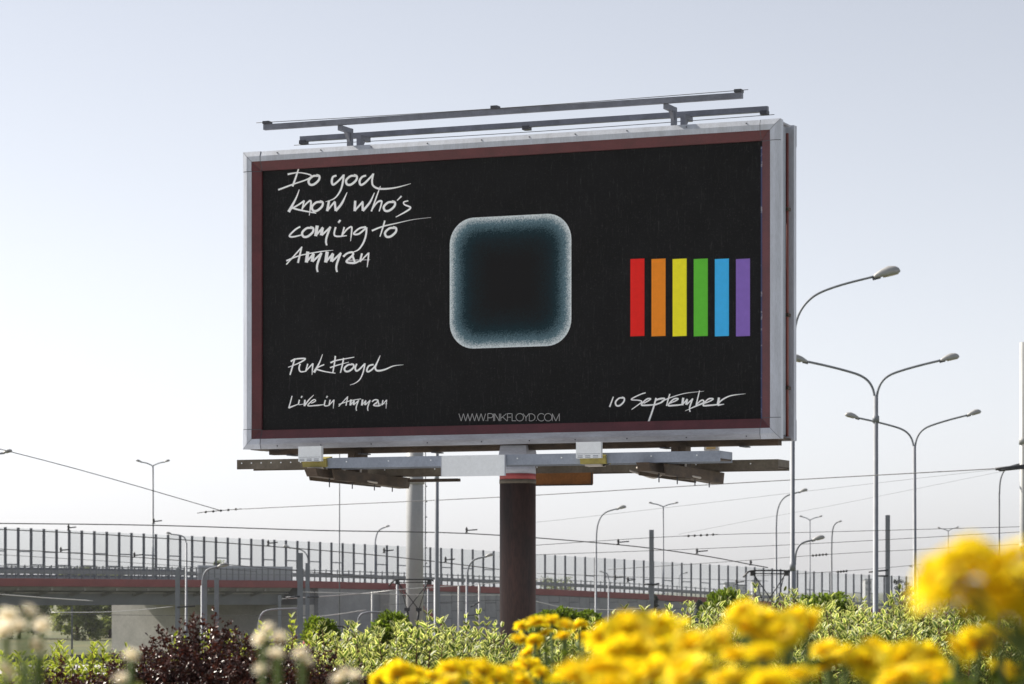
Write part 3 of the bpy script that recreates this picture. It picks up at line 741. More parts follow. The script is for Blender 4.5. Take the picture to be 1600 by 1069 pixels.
# lettering: brush strokes laid on the sheet
def YPL(px, py, d=0.0): return (LX(px, YP - d), LZ(px, py, YP - d))
def stroke(mb, pts, ws, conv, d=0.0025, smooth=True):
    q = [Vector((*conv(*p), 0)) for p in pts]
    if smooth and len(q) > 2: q = crom(q, 6)
    elif len(q) == 2: q = [q[0].lerp(q[1], i / 3) for i in range(4)]
    L = [0]
    for a, b in zip(q[:-1], q[1:]): L.append(L[-1] + (b - a).length)
    tot = L[-1] or 1
    vs = []; k = len(q)
    for i, p in enumerate(q):
        dd = (q[min(i + 1, k - 1)] - q[max(i - 1, 0)]); dd = dd.normalized() if dd.length else Vector((1, 0, 0))
        n = Vector((-dd.y, dd.x, 0)); w = float(np.interp(L[i] / tot, np.linspace(0, 1, len(ws)), ws)) / 2
        for s in (1, -1):
            r = p + n * (s * w); X, Zz = YPL(r.x, r.y, d); vs.append((X, YP - d, Zz))
    mb.add(vs, [(2 * i, 2 * i + 1, 2 * i + 3, 2 * i + 2) for i in range(k - 1)])
def text(crop, scale, strokes, name='lettering', mat='white_print', smooth=True, wk=1.3):
    mb = MB(); conv = lambda x, y: (crop[0] + x / scale, crop[1] + y / scale)
    d = 0.002
    for i, (pts, ws) in enumerate(strokes):
        stroke(mb, pts, [w / scale * wk for w in ws], conv, d + 0.00004 * i, smooth)
    return B(name, mb, mat, poster)
O_ = lambda cx, cy, a, b, t=0.5: [(cx + a * .75, cy - b * .8), (cx - a * .2, cy - b * .75), (cx - a, cy + b * .1), (cx - a * .8, cy + b * .9), (cx - a * .05, cy + b * .9), (cx + a * .85, cy + b * .05), (cx + a * .95, cy - b * .75), (cx + a * .4, cy - b)]
def mm(x, y, k=1.0):      # the heavy m
    q = lambda a, b: (x + a * k, y + b * k)
    return [([q(15, 0), q(0, 105)], [24 * k, 24 * k]), ([q(0, 102), q(72, 17)], [14 * k, 14 * k]), ([q(68, 20), q(55, 97)], [22 * k, 22 * k]), ([q(60, 97), q(148, 12)], [14 * k, 14 * k]), ([q(146, 12), q(110, 110), q(102, 160), q(110, 197)], [16 * k, 17 * k, 16 * k, 13 * k])]
cA, sA = (425, 250), 1600 / 260
text(cA, sA, [([(258, 75), (235, 150), (197, 255)], [10, 14, 15]), ([(150, 138), (250, 122), (340, 135), (378, 155), (330, 190), (200, 235), (60, 288)], [15, 8, 10, 11, 10, 12, 13]), (O_(405, 192, 52, 48), [15, 17, 17, 15])])
text(cA, sA, [([(620, 150), (585, 165), (575, 210), (590, 238), (640, 200), (690, 145)], [14, 17, 14, 14]), ([(690, 140), (680, 220), (655, 300), (600, 370), (515, 402)], [15, 15, 13, 9, 4]), (O_(765, 192, 52, 48), [15, 17, 17, 15]), ([(905, 150), (865, 165), (842, 205), (855, 240), (900, 215), (975, 135)], [14, 17, 15, 13]), ([(975, 130), (962, 200), (975, 250), (1040, 278), (1180, 268), (1335, 228)], [14, 14, 15, 12, 8, 3])])
text(cA, sA, [([(262, 285), (230, 370), (160, 500)], [6, 14, 22]), ([(312, 392), (240, 440), (180, 470)], [14, 12, 12]), ([(195, 460), (260, 480), (425, 512)], [14, 12, 8]), ([(310, 390), (285, 490)], [12, 10]), ([(290, 470), (330, 420), (368, 392), (374, 425), (358, 535)], [10, 12, 14, 11, 4]), (O_(437, 444, 52, 48), [15, 17, 17, 15]), ([(548, 392), (530, 492)], [17, 19]), ([(530, 490), (605, 398)], [13, 13]), ([(603, 400), (612, 490)], [16, 17]), ([(612, 490), (670, 420), (722, 312)], [18, 17, 5])])
text(cA, sA, [([(800, 392), (795, 492)], [17, 19]), ([(795, 490), (875, 398)], [13, 13]), ([(870, 400), (873, 490)], [16, 17]), ([(873, 490), (940, 410), (985, 315)], [18, 16, 6]), ([(1042, 252), (1010, 340), (955, 495)], [6, 11, 12]), ([(960, 480), (1010, 410), (1052, 395), (1050, 430), (1030, 495)], [9, 11, 14, 12, 8]), (O_(1130, 444, 54, 48), [15, 17, 17, 15]), ([(1245, 348), (1203, 390)], [12, 7]), ([(1310, 393), (1268, 405), (1275, 430), (1332, 458), (1290, 495), (1190, 550)], [9, 11, 13, 13, 10, 6])])
cB = (425, 335)
text(cB, sA, [([(272, 118), (220, 150), (168, 206), (205, 216), (295, 195)], [12, 13, 13, 12, 8]), (O_(345, 170, 54, 48), [15, 17, 17, 15])] + mm(420, 108, .97) + [([(612, 122), (598, 190), (625, 212), (720, 205)], [14, 13, 12, 6]), ([(640, 62), (655, 74)], [24, 26]), ([(695, 122), (672, 207)], [13, 12]), ([(675, 202), (720, 145), (762, 120), (766, 160), (755, 258)], [10, 12, 13, 11, 4]), ([(905, 122), (840, 135), (786, 186), (835, 188), (905, 130)], [14, 13, 14, 13]), ([(908, 125), (905, 190), (880, 270), (830, 340), (765, 367)], [14, 14, 14, 11, 5])])
text(cB, sA, [([(1085, 60), (1065, 130), (1038, 215)], [12, 12, 8]), ([(960, 158), (1060, 118), (1200, 85), (1360, 50), (1530, 30)], [14, 10, 6, 3, 2]), (O_(1142, 170, 54, 48), [15, 17, 17, 15])])
text(cB, sA, [([(290, 312), (220, 390), (138, 482)], [10, 10, 9]), ([(285, 315), (250, 467)], [12, 15]), ([(138, 447), (240, 405), (340, 380), (490, 355), (590, 345)], [13, 9, 8, 9, 2])] + mm(330, 358) + mm(516, 358) + [([(685, 408), (722, 376), (772, 365), (775, 395), (715, 455), (790, 468), (838, 450)], [16, 14, 16, 17, 16, 17, 10]), ([(775, 400), (800, 470)], [15, 15]), ([(865, 375), (845, 458)], [15, 14]), ([(850, 452), (930, 370)], [10, 11]), ([(930, 368), (925, 430), (915, 508)], [12, 11, 5]), ([(740, 441), (942, 437)], [5, 3])])
cC, sC = (440, 545), 8.0
text(cC, sC, [([(165, 122), (140, 210), (105, 327)], [15, 15, 14]), ([(115, 160), (170, 130), (290, 122), (270, 150), (180, 195), (82, 232)], [16, 13, 15, 14, 9, 8]), ([(232, 188), (218, 245), (240, 287), (310, 280)], [15, 15, 14, 8]), ([(327, 188), (300, 282)], [13, 12]), ([(305, 275), (392, 183)], [11, 13]), ([(392, 183), (385, 260), (380, 327)], [14, 13, 5]), ([(512, 68), (470, 180), (405, 297)], [5, 14, 24]), ([(532, 198), (470, 225), (420, 260)], [12, 12, 13]), ([(430, 255), (540, 285), (672, 306)], [15, 11, 8])])
text(cC, sC, [([(672, 90), (660, 190), (640, 297)], [15, 14, 12]), ([(610, 176), (670, 150), (770, 130), (908, 105)], [16, 12, 10, 8]), ([(605, 237), (700, 205), (842, 167)], [14, 10, 5]), ([(775, 116), (760, 200), (735, 302)], [15, 14, 12]), (O_(845, 237, 58, 48), [14, 18, 18, 15]), ([(940, 188), (920, 240), (935, 277), (975, 255), (1042, 183)], [16, 17, 16, 13]), ([(1042, 183), (1020, 290), (980, 380), (920, 430), (855, 453)], [15, 14, 12, 9, 4]), ([(1150, 198), (1090, 215), (1065, 270), (1085, 287), (1140, 250), (1190, 180), (1232, 85)], [15, 16, 17, 16, 14, 14, 6]), ([(1190, 180), (1170, 240), (1200, 275), (1290, 260), (1400, 215), (1525, 200)], [16, 18, 17, 12, 8, 2])])
text(cC, sC, [([(130, 590), (110, 670), (88, 742)], [10, 11, 12]), ([(88, 740), (150, 715), (215, 690)], [16, 12, 6]), ([(222, 638), (210, 697)], [13, 14]), ([(243, 598), (257, 606)], [20, 20]), ([(292, 638), (285, 718)], [16, 17]), ([(285, 716), (340, 640), (402, 578)], [14, 12, 5]), ([(215, 702), (290, 688)], [6, 6]), ([(370, 682), (422, 655), (410, 635), (370, 660), (328, 712), (420, 710), (530, 698)], [9, 11, 12, 11, 12, 13, 6]), ([(547, 642), (535, 707), (570, 714), (600, 702)], [13, 13, 11, 8]), ([(560, 598), (574, 606)], [20, 20]), ([(607, 638), (590, 712)], [13, 12]), ([(595, 705), (655, 638)], [10, 12]), ([(655, 638), (645, 748)], [13, 5])])
text(cC, sC, [([(830, 596), (770, 660), (713, 722)], [9, 9, 8]), ([(826, 598), (805, 712)], [10, 11]), ([(713, 696), (860, 650), (992, 627)], [9, 8, 8])] + mm(858, 634, .72) + mm(1002, 634, .72) + [([(1130, 662), (1165, 638), (1205, 645), (1190, 670), (1150, 707), (1215, 714), (1245, 700)], [13, 12, 13, 13, 13, 14, 8]), ([(1205, 650), (1220, 716)], [12, 12]), ([(1267, 642), (1255, 707)], [12, 12]), ([(1258, 702), (1312, 640)], [9, 10]), ([(1313, 638), (1305, 748)], [11, 4]), ([(1160, 692), (1322, 688)], [4, 3])])
cD, sD = (940, 595), 6.4
text(cD, sD, [([(118, 160), (80, 262)], [8, 12]), (O_(184, 208, 44, 44), [11, 13, 13, 11])])
text(cD, sD, [([(440, 120), (380, 140), (295, 187), (370, 195), (402, 210), (360, 245), (300, 288)], [9, 9, 10, 8, 10, 8, 6]), ([(420, 226), (468, 200), (490, 180), (450, 185), (398, 237), (430, 246), (525, 240)], [9, 10, 12, 11, 13, 13, 9]), ([(545, 172), (515, 280), (467, 417)], [13, 13, 14]), ([(535, 195), (590, 180), (630, 180), (600, 215), (530, 242)], [14, 15, 12, 12, 12]), ([(682, 132), (665, 190), (648, 252)], [10, 11, 8]), ([(600, 207), (700, 165), (840, 125), (1025, 105)], [10, 7, 5, 2]), ([(680, 226), (742, 200), (765, 180), (720, 185), (665, 245), (720, 247), (812, 238)], [9, 10, 12, 11, 13, 13, 9])] + mm(806, 170, .72) + [([(980, 98), (960, 180), (945, 247)], [7, 10, 11]), ([(945, 240), (1000, 195), (1022, 205), (1010, 225), (940, 255), (835, 302)], [10, 11, 13, 12, 8, 3]), ([(1030, 226), (1092, 200), (1115, 180), (1065, 185), (1015, 245), (1070, 247), (1160, 238)], [9, 10, 12, 11, 13, 13, 9]), ([(1174, 168), (1160, 247)], [17, 18]), ([(1160, 240), (1200, 195), (1290, 150), (1440, 130)], [12, 11, 7, 2]), ([(1160, 245), (1225, 234)], [14, 5])])
cE, sE = (700, 630), 1600 / 190
w7 = [7.5, 7.5]; T0, Bz = 138, 235
def circ(cx, cy, r, a0=0, a1=360, n=18, k=1.0): return [(cx + r * k * math.cos(R(a0 + (a1 - a0) * i / n)), cy + r * math.sin(R(a0 + (a1 - a0) * i / n))) for i in range(n + 1)]
st = []
for x in (143, 259, 375): st += [([(x, T0), (x + 30, Bz)], w7), ([(x + 30, Bz), (x + 60, T0)], w7), ([(x + 60, T0), (x + 90, Bz)], w7), ([(x + 90, Bz), (x + 120, T0)], w7)]
st += [([(498, 229), (506, 229)], [8, 8]), ([(524, T0), (524, Bz)], w7), ([(524, T0), (565, T0), (588, 150), (588, 178), (565, 192), (524, 192)], w7), ([(600, T0), (600, Bz)], w7), ([(614, Bz), (614, T0)], w7), ([(614, T0), (676, Bz)], w7), ([(676, Bz), (676, T0)], w7), ([(694, T0), (694, Bz)], w7), ([(694, 200), (770, T0)], w7), ([(718, 182), (778, Bz)], w7), ([(782, T0), (782, Bz)], w7), ([(782, T0), (838, T0)], w7), ([(782, 185), (830, 185)], w7), ([(843, T0), (843, Bz)], w7), ([(843, Bz - 3), (895, Bz - 3)], w7), (circ(944, 186, 49), w7), ([(986, T0), (1026, 190)], w7), ([(1066, T0), (1026, 190)], w7), ([(1026, 190), (1026, Bz)], w7), ([(1070, T0), (1070, Bz)], w7), ([(1070, T0 + 3), (1105, T0 + 3), (1136, 160), (1144, 187), (1136, 213), (1105, Bz - 3), (1070, Bz - 3)], w7), ([(1158, 229), (1166, 229)], [8, 8]), (circ(1228, 186, 49, -45, -315), w7), (circ(1318, 186, 49), w7), ([(1372, Bz), (1372, T0)], w7), ([(1372, T0), (1419, Bz)], w7), ([(1419, Bz), (1465, T0)], w7), ([(1465, T0), (1465, Bz)], w7)]
text(cE, sE, st, mat='grey_print', wk=1.05)

# plain printed decoration: a rounded square with a pale rim, and a row of six upright colour bars
def rsq(cx, cz, hw, n=10, k=0.45):
    out = []; r = hw * k
    for q, (sx, sz) in enumerate(((1, 1), (-1, 1), (-1, -1), (1, -1))):
        for i in range(n + 1):
            t = R(90 * q + 90 * i / n); out.append((cx + sx * (hw - r) + r * math.cos(t), cz + sz * (hw - r) + r * math.sin(t)))
    return out
ax, az = YPL(797, 440); rings = [(0.74, 1.0), (0.66, .80), (0.57, .62), (0.46, .45), (0.2, .3)]
V = []; T = []; A = []; k = None
for hw, a in rings:
    c = rsq(ax, az, hw, k=0.4); k = len(c); V += [(x, YP - .0016, z) for x, z in c]; A += [a] * k
for i in range(len(rings) - 1):
    for j in range(k):
        a, b, c_, d = i * k + j, i * k + (j + 1) % k, (i + 1) * k + (j + 1) % k, (i + 1) * k + j
        T += [(a, c_, b), (a, d, c_)]
V.append((ax, YP - .0016, az)); A.append(.3)
for j in range(k): T.append((4 * k + j, len(V) - 1, 4 * k + (j + 1) % k))
me_o = np_mesh('rim_print', V, T, M['art'], {'rim': A}); me_o.parent = poster
for i, nm in enumerate(('red', 'orange', 'yellow', 'green', 'blue', 'violet')):
    px = 985 + i * 33
    (x0, za), (x1, zb) = YPL(px, 405), YPL(px + 22, 525)
    o = B('color_bar', MB().add([(x0, YP - .0018, zb), (x1, YP - .0018, zb), (x1, YP - .0018, za), (x0, YP - .0018, za)], [(0, 1, 2, 3)]), 'ink_' + nm, poster)
# ---------------------------------------------------------------- street lamps
def lamp_head(t, tip, dirx, L, ang=14.0, dirY=0.0):
    """cobra style head: rounded shell on top, lens below"""
    d = Vector((dirx * math.cos(R(ang)), dirY, math.sin(R(ang)))).normalized()
    side = Vector((0, 0, 1)).cross(d).normalized(); up = d.cross(side).normalized()
    secs = [(-.02, .10, .05, -.05), (.06, .13, .10, -.07), (.30, .20, .20, -.08), (.6, .26, .26, -.09), (.85, .24, .20, -.10), (.97, .15, .10, -.08), (1.0, .06, .02, -.05)]
    m = MB(); n = 10; vs = []
    for s, w, h, lo in secs:
        for j in range(n):
            a = math.pi * j / (n - 1)
            vs.append(tip + (d * s + side * (w * math.cos(a) * .75) + up * (lo + (h - lo) * math.sin(a) ** .8)) * L)
    k = len(secs)
    fs = [(i * n + j, (i + 1) * n + j, (i + 1) * n + (j + 1) % n, i * n + (j + 1) % n) for i in range(k - 1) for j in range(n)]
    m.add(vs, fs + [tuple(range(n)), tuple(reversed(range((k - 1) * n, k * n)))], True)
    h = obj('lamp_head', m, M['lamp_shell'], t)
    m = MB(); c = tip + d * (L * .62) - up * (L * .088); pts = []
    for j in range(14):
        a = 2 * math.pi * j / 14; pts.append(c + d * (math.cos(a) * L * .30) + side * (math.sin(a) * L * .15))
    o = [p - up * (L * .07) * .6 for p in pts]
    m.add(pts + o, [tuple(range(14)), tuple(reversed(range(14, 28)))] + [(j, (j + 1) % 14, 14 + (j + 1) % 14, 14 + j) for j in range(14)], True)
    obj('lens', m, M['lamp_lens'], h)
    m = MB(); m.bar(tip - d * L * .08 - up * L * .08, tip + d * L * .22 - up * L * .08, L * .12, L * .10); obj('mount', m, M['dark_steel'], h)

TY_ = [(0, 0), (.03, .22), (.10, .44), (.22, .60), (.42, .73), (.70, .87), (1, 1)]
TG_ = [(0, 0), (.02, .30), (.09, .55), (.24, .76), (.50, .90), (1, 1)]
def street_lamp(label, px, py, Z, arms, base=GL, rb=.10, rt=.06, cat='street lamp', group='tall street lamps', head=.72, collar=None, tmpl=TY_, ra=.04, mat='galv'):
    """px,py: where the arms leave the pole; arms: (dx,dy) in photo pixels to the head mount"""
    top = P(px, py, Z)
    t = thing('street_lamp', label, cat, (top.x, Z, base), group)
    H = top.z - base
    obj('pole', MB().tube([(top.x, Z, base - .1), (top.x, Z, base + H * .3), (top.x, Z, base + H * .301), (top.x, Z, top.z)], [rb, rb, rb * .86, rt], 12), M[mat], t)
    obj('base_flange', MB().lathe((top.x, Z, base), [(rb * 2.2, -.05), (rb * 2.2, .05), (rb * 1.3, .09)], 12), M[mat], t)
    if collar:
        cz = P(px, collar, Z).z; obj('pole_collar', MB().tube([(top.x, Z, cz - .12), (top.x, Z, cz + .12)], rb * 1.05, 12), M[mat], t)
    for dx, dy in arms:
        pts = [P(px + dx * a, py + dy * b, Z) for a, b in tmpl]
        s = 1 if dx > 0 else -1
        pts = [p + Vector((s * rt * .4, 0, -.05 if i == 0 else 0)) for i, p in enumerate(pts)]
        obj('arm', MB().tube(crom(pts, 6), ra, 8), M[mat], t)
        lamp_head(t, pts[-1], s, head, 14 + ((px * 7.3) % 5) - 2.5)
    obj('access_door', MB().box(top.x - rb * .5, top.x + rb * .5, Z - rb * 1.04, Z - rb * .8, base + .5, base + 1.1), M['dark_steel'], t)
    t.rotation_euler = (0, R(((px * 3.7) % 1 - .5) * .35), 0)
    return t
street_lamp('tall grey street lamp whose single long arm rises from behind the billboard edge', 1238, 540, 80, [(126, -108)], rb=.075, rt=.06, head=.72, collar=885, tmpl=[(0, 0), (.02, .25), (.07, .46), (.17, .63), (.32, .76), (.6, .88), (1, 1)], ra=.032)
street_lamp('tall double armed street lamp with its left head half behind the billboard', 1368, 619, 110, [(-106, -54), (100, -56)], rb=.125, rt=.09, head=.70, collar=655, ra=.045)
street_lamp('double armed street lamp standing just behind a taller double armed one', 1430, 697, 130, [(-86, -44), (82, -48)], rb=.10, rt=.075, head=.62, collar=920, ra=.042)
street_lamp('small double armed street lamp above the noise barrier left of the billboard', 239, 727, 300, [(-17, -5), (17, -5)], base=1.9, rb=.12, rt=.09, head=.62, group='lamps along the overpass', tmpl=[(0, 0), (.5, .6), (1, 1)], ra=.06)
street_lamp('small double armed street lamp above the barrier beside the bare steel mast', 1036.5, 791, 333, [(-15, -4), (16, -4)], base=0.6, rb=.11, rt=.08, head=.55, group='lamps along the overpass', tmpl=[(0, 0), (.5, .6), (1, 1)], ra=.06)
street_lamp('small double armed street lamp beside the single arm pole near the billboard edge', 1265.5, 812, 385, [(-10, -4), (13, -4)], base=-0.5, rb=.11, rt=.08, head=.55, group='lamps along the overpass', tmpl=[(0, 0), (.5, .6), (1, 1)], ra=.06)
street_lamp('small double armed street lamp rising just above the big yellow flower', 1481.5, 829, 438, [(-11, -3), (11, -4)], base=-3.0, rb=.11, rt=.08, head=.55, group='lamps along the overpass', tmpl=[(0, 0), (.5, .6), (1, 1)], ra=.06)
gp_ = 'single arm lamps in the tram yard'
street_lamp('gooseneck street lamp between the billboard pole and the bare steel mast', 931, 845, 231, [(32, -50)], rb=.11, rt=.08, head=.75, group=gp_, tmpl=TG_, ra=.055)
street_lamp('tall gooseneck street lamp beside the blue grey pole at the billboard edge', 1213, 822, 205, [(36, -53)], rb=.10, rt=.075, head=.6, group=gp_, tmpl=TG_, ra=.05)
street_lamp('gooseneck street lamp between the blue grey pole and the double armed lamps', 1299.5, 855, 320, [(9, -39)], rb=.13, rt=.09, head=.5, group=gp_, tmpl=TG_, ra=.07, mat='barrier_post')
street_lamp('thin gooseneck street lamp left of the thick pale pole', 585.5, 862, 300, [(15, -38)], rb=.13, rt=.09, head=.55, group=gp_, tmpl=TG_, ra=.07)
street_lamp('gooseneck street lamp touching the thick pole at the picture edge', 1560.5, 770, 160, [(31, -45)], rb=.075, rt=.05, head=.5, group=gp_, tmpl=TG_, ra=.04, mat='barrier_post')
street_lamp('thin left facing gooseneck lamp behind the short steel masts and purple shrub', 291, 848, 240, [(-22, -13)], rb=.12, rt=.08, head=.5, group=gp_, tmpl=TG_, ra=.05)
street_lamp('left facing gooseneck lamp behind the twin steel masts', 482, 880, 225, [(-28, -24)], rb=.11, rt=.06, head=.55, group=gp_, tmpl=TG_, ra=.045)
street_lamp('low gooseneck lamp with a broad head in front of the overpass and purple shrub', 316, 915, 140, [(23, -29)], rb=.085, rt=.06, head=.55, group=gp_, tmpl=TG_, ra=.05)
street_lamp('low gooseneck lamp left of the rusty billboard pole', 730, 905, 160, [(28, -35)], rb=.09, rt=.06, head=.48, group=gp_, tmpl=TG_, ra=.05)
street_lamp('low lamp with a short curved arm beside the tall blue grey pole', 1241.5, 880, 84, [(27, -36)], rb=.05, rt=.035, head=.36, group=gp_, tmpl=TG_, ra=.028)
street_lamp('street lamp at the picture edge under the long sloping wire', -14, 730, 150, [(18, -22)], rb=.10, rt=.07, head=.5, group=gp_, tmpl=TG_, ra=.05)
street_lamp('tiny far left facing lamp beyond the overpass near the yellow flower', 1436, 896, 420, [(-9, -10)], base=GL, rb=.10, rt=.07, head=.6, group=gp_, tmpl=TG_, ra=.05)
street_lamp('short left facing lamp on the ramp near the bare steel mast', 951, 905, 290, [(-9, -11)], base=GL, rb=.10, rt=.07, head=.35, group=gp_, tmpl=TG_, ra=.05)
street_lamp('tiny right facing lamp behind the noise barrier right of the bare steel mast', 1061, 905, 420, [(7, -9)], base=GL, rb=.08, rt=.06, head=.6, group=gp_, tmpl=TG_, ra=.05)

# ---------------------------------------------------------------- masts
def mast(label, px, pytop, wpx, Z, mat='galv', kind='round', base=GL, collar=None, arm=None, group='steel masts in the tram yard', taper=1.0, cat='mast'):
    top = P(px, pytop, Z); r = wpx * Z / F / 2
    t = thing('mast', label, cat, (top.x, Z, base), group)
    if kind == 'round':
        obj('shaft', MB().tube([(top.x, Z, base - .1), (top.x, Z, top.z)], [r, r * taper], 18), M[mat], t)
        obj('base_plate', MB().lathe((top.x, Z, base), [(r * 1.7, -.05), (r * 1.7, .06)], 16), M[mat], t)
    else:       # H section
        m = MB(); f = r * .22
        m.box(top.x - r, top.x + r, Z - r, Z - r + f, base - .1, top.z); m.box(top.x - r, top.x + r, Z + r - f, Z + r, base - .1, top.z)
        m.box(top.x - f / 2, top.x + f / 2, Z - r + f, Z + r - f, base - .1, top.z)
        obj('shaft', m, M[mat], t)
        obj('base_plate', MB().box(top.x - r * 2, top.x + r * 2, Z - r * 2, Z + r * 2, base - .05, base + .05), M[mat], t)
    for c in collar or []:
        z = P(px, c, Z).z; obj('collar', MB().tube([(top.x, Z, z - .09), (top.x, Z, z + .09)], r * 1.14, 18), M[mat], t)
    for a in arm or []:
        z = P(px, a[0], Z).z; e = P(px + a[1], a[0] + a[2], Z)
        obj('bracket', MB().tube([(top.x, Z - r, z), (e.x, Z - r - .02, e.z)], .035, 6), M['dark_steel'], t)
    return t
mast('thick pale round pole rising behind the billboard walkway', 648, 600, 27, 152, 'pale_pole', collar=[754], cat='pole')
mast('slim pale grey pole with a thicker foot right of the thick pale pole', 682.5, 640, 6.4, 100, 'galv', collar=[746], cat='pole')
mast('thicker lower sleeve of the slim pale grey pole', 682.5, 906, 9.5, 100.5, 'galv', cat='pole')
mast('thick grey pole cut by the picture edge beside the yellow flower', 1600, 535, 14, 75, 'pale_pole', collar=[855, 689], arm=[(731, -40, 4), (728, -46, 5)], cat='pole')
mast('hair thin bare mast under the billboard left tray', 530.5, 700, 1.8, 200, 'barrier_post', cat='pole')
mast('hair thin antenna mast just right of the thick pale pole', 664.5, 700, 2.2, 180, 'galv', cat='pole', arm=[(760 + 24 * i, 3, 0) for i in range(6)])
mast('tall bare steel mast right of the billboard pole', 1018, 828, 7.0, 118, 'galv', 'H', arm=[(913, -12, 0), (914, 12, -2)])
mast('bare dark steel mast between the two double armed lamps', 1387, 805, 6.6, 125, 'galv', 'H', arm=[(900, -16, 0), (891, -30, 3)])
mast('left one of the twin steel masts beside the cream rose', 469, 864, 8.2, 120, 'galv', 'H', arm=[(932, -22, 2)])
mast('right and shorter one of the twin steel masts', 480.5, 880, 6.2, 122, 'galv', 'H', arm=[(933, 18, 0)])
mast('short steel mast left of the thin gooseneck lamp over the purple shrub', 277.5, 890, 7.0, 135, 'galv', 'H', arm=[(949, 28, -2)])
mast('short steel mast right of the low gooseneck lamp over the purple shrub', 338.5, 903, 6.8, 140, 'galv', 'H')
mast('steel mast right behind the low gooseneck lamp over the purple shrub', 320.5, 897, 6.0, 146, 'galv', 'H')
mast('slim dark post in front of the trees under the overpass', 112.5, 948, 2.6, 200, 'barrier_post', 'H')
mast('pale post behind the twin steel masts in the overpass shade', 437, 930, 5, 200, 'galv', 'H')
mast('thin pale post behind the raised pantograph near the red coping', 581.5, 925, 3.0, 190, 'pale_pole', 'round')
mast('pale post left of the thick pale pole under the pantograph', 621, 908, 4.2, 170, 'galv', 'round')
mast('pale post left of the low gooseneck lamp near the billboard pole', 717, 915, 3.4, 165, 'pale_pole', 'round')
mast('pale post with a wire on top close to the billboard pole', 749, 912, 3.4, 160, 'pale_pole', 'round', arm=[(960, -18, 2), (941, -14, 8)])
mast('pale post half hidden by the thick pale pole', 669, 920, 3.0, 175, 'galv', 'round')
# bent yard posts (thin inverted-J tubes)
def bent(label, pts, Z, r):
    a = P(*pts[0], Z); t = [P(x, y, Z) for x, y in pts]
    tag(obj('bent_post', MB().tube([(t[0].x, Z, GL - .1)] + crom(t, 6), r, 8), M['galv']), label, 'post', 'bent posts in the tram yard')
bent('bent tube post arching right in front of the stair wing', [(558, 1010), (558, 985), (562, 963), (575, 957), (600, 957)], 150, .05)
bent('bent tube post arching right behind the cream rose', [(404, 1000), (404, 978), (409, 960), (424, 953), (466, 951)], 150, .05)

# ---------------------------------------------------------------- overhead wires and their fittings
def wire(label, pts, r=.018, mat='wire', n=5):
    w = [P(*p) for p in pts]
    return tag(obj('overhead_wire', MB().tube(crom(w, n), r, 5), M[mat]), label, 'wire', 'overhead wires of the tram yard')
wire('long sloping wire coming down from the picture edge to an insulator', [(-120, 672, 90), (120, 733, 100), (345, 798, 110)], .015)
wire('long wire rising from the insulator behind the pole to the thick edge pole', [(308, 802, 110), (380, 795.5, 109), (780, 777, 98), (1150, 755, 88), (1400, 741, 80), (1562, 732, 76), (1600, 728, 75)], .014)
wire('upper wire crossing above the noise barrier left of the billboard', [(-120, 817, 120), (0, 818, 120), (240, 821, 122), (500, 829, 125), (735, 834, 128), (963, 851, 129), (1090, 867, 130), (1172, 882, 130), (1200, 887, 130)], .024)
wire('second wire crossing the tops of the noise barrier posts', [(-120, 826, 125), (0, 827.5, 125), (220, 839, 128), (500, 860, 132), (640, 873, 137), (780, 890, 140)], .022)
wire('third wire crossing the middle of the noise barrier', [(-120, 854, 130), (0, 858, 130), (215, 871, 134), (420, 888, 138), (600, 905, 142)], .018)
wire('fourth thin wire low across the noise barrier', [(-120, 862, 140), (0, 867, 140), (200, 879, 144), (400, 893, 148)], .012)
wire('pale wire sloping in front of the overpass girder', [(-100, 923, 150), (0, 929, 150), (80, 935, 150), (145, 939, 150)], .025, 'pale_wire')
wire('pale wire in front of the sunlit abutment', [(80, 957, 140), (180, 956, 140), (270, 948, 140)], .02, 'pale_wire')
wire('thin dark wire low in front of the abutment', [(90, 960, 150), (300, 962, 150), (480, 962, 150)], .012)
wire('pale wire rising past the twin masts to the pantograph', [(440, 936, 130), (560, 928, 138), (640, 920, 138), (749, 913, 160), (860, 904, 160)], .018, 'pale_wire')
wire('pale wire running level past the stair wing', [(470, 925, 120), (580, 928, 130), (700, 930, 140), (800, 930, 150)], .016, 'pale_wire')
wire('short pale wire rising in front of the wing wall', [(470, 966, 135), (520, 961, 135), (572, 953, 135)], .018, 'pale_wire')
wire('wire below the slim pale pole in front of the retaining wall', [(600, 945, 160), (720, 940, 160), (840, 936, 160)], .014)
wire('pale sagging wire on the retaining wall right of the billboard pole', [(780, 930, 180), (842, 941, 180), (880, 949, 180), (950, 953, 180), (1010, 951, 180)], .025, 'pale_wire')
wire('thin wire with an insulator chain above the bare mast', [(780, 856, 110), (838, 852, 110), (1070, 837.5, 110), (1300, 831, 108), (1600, 823, 106), (1700, 820, 105)], .011)
wire('thin wire passing under the insulator chain', [(780, 870, 115), (838, 867, 115), (1085, 858, 114), (1300, 848, 112), (1600, 831, 110), (1700, 826, 110)], .011)
wire('thin wire with an insulator chain by the gooseneck lamp', [(950, 890, 125), (1150, 877, 122), (1300, 866, 120), (1450, 858, 120), (1700, 846, 120)], .011)
wire('thin low wire ending at the bare dark steel mast', [(1180, 900, 125), (1310, 893, 125), (1387, 887, 125), (1440, 882, 125)], .011)
wire('faint high wire behind the billboard pole', [(780, 818, 130), (838, 816, 130), (1010, 797, 128), (1300, 763, 125), (1562, 733, 120), (1600, 729, 119)], .006)
wire('faint wire fanning out to the edge pole', [(1060, 835, 130), (1180, 812, 128), (1300, 790, 126), (1560, 738, 122), (1600, 730, 120)], .005)
wire('faint wire below the noise barrier tops right of the pole', [(838, 896, 140), (1000, 902, 140), (1200, 908, 140)], .011)

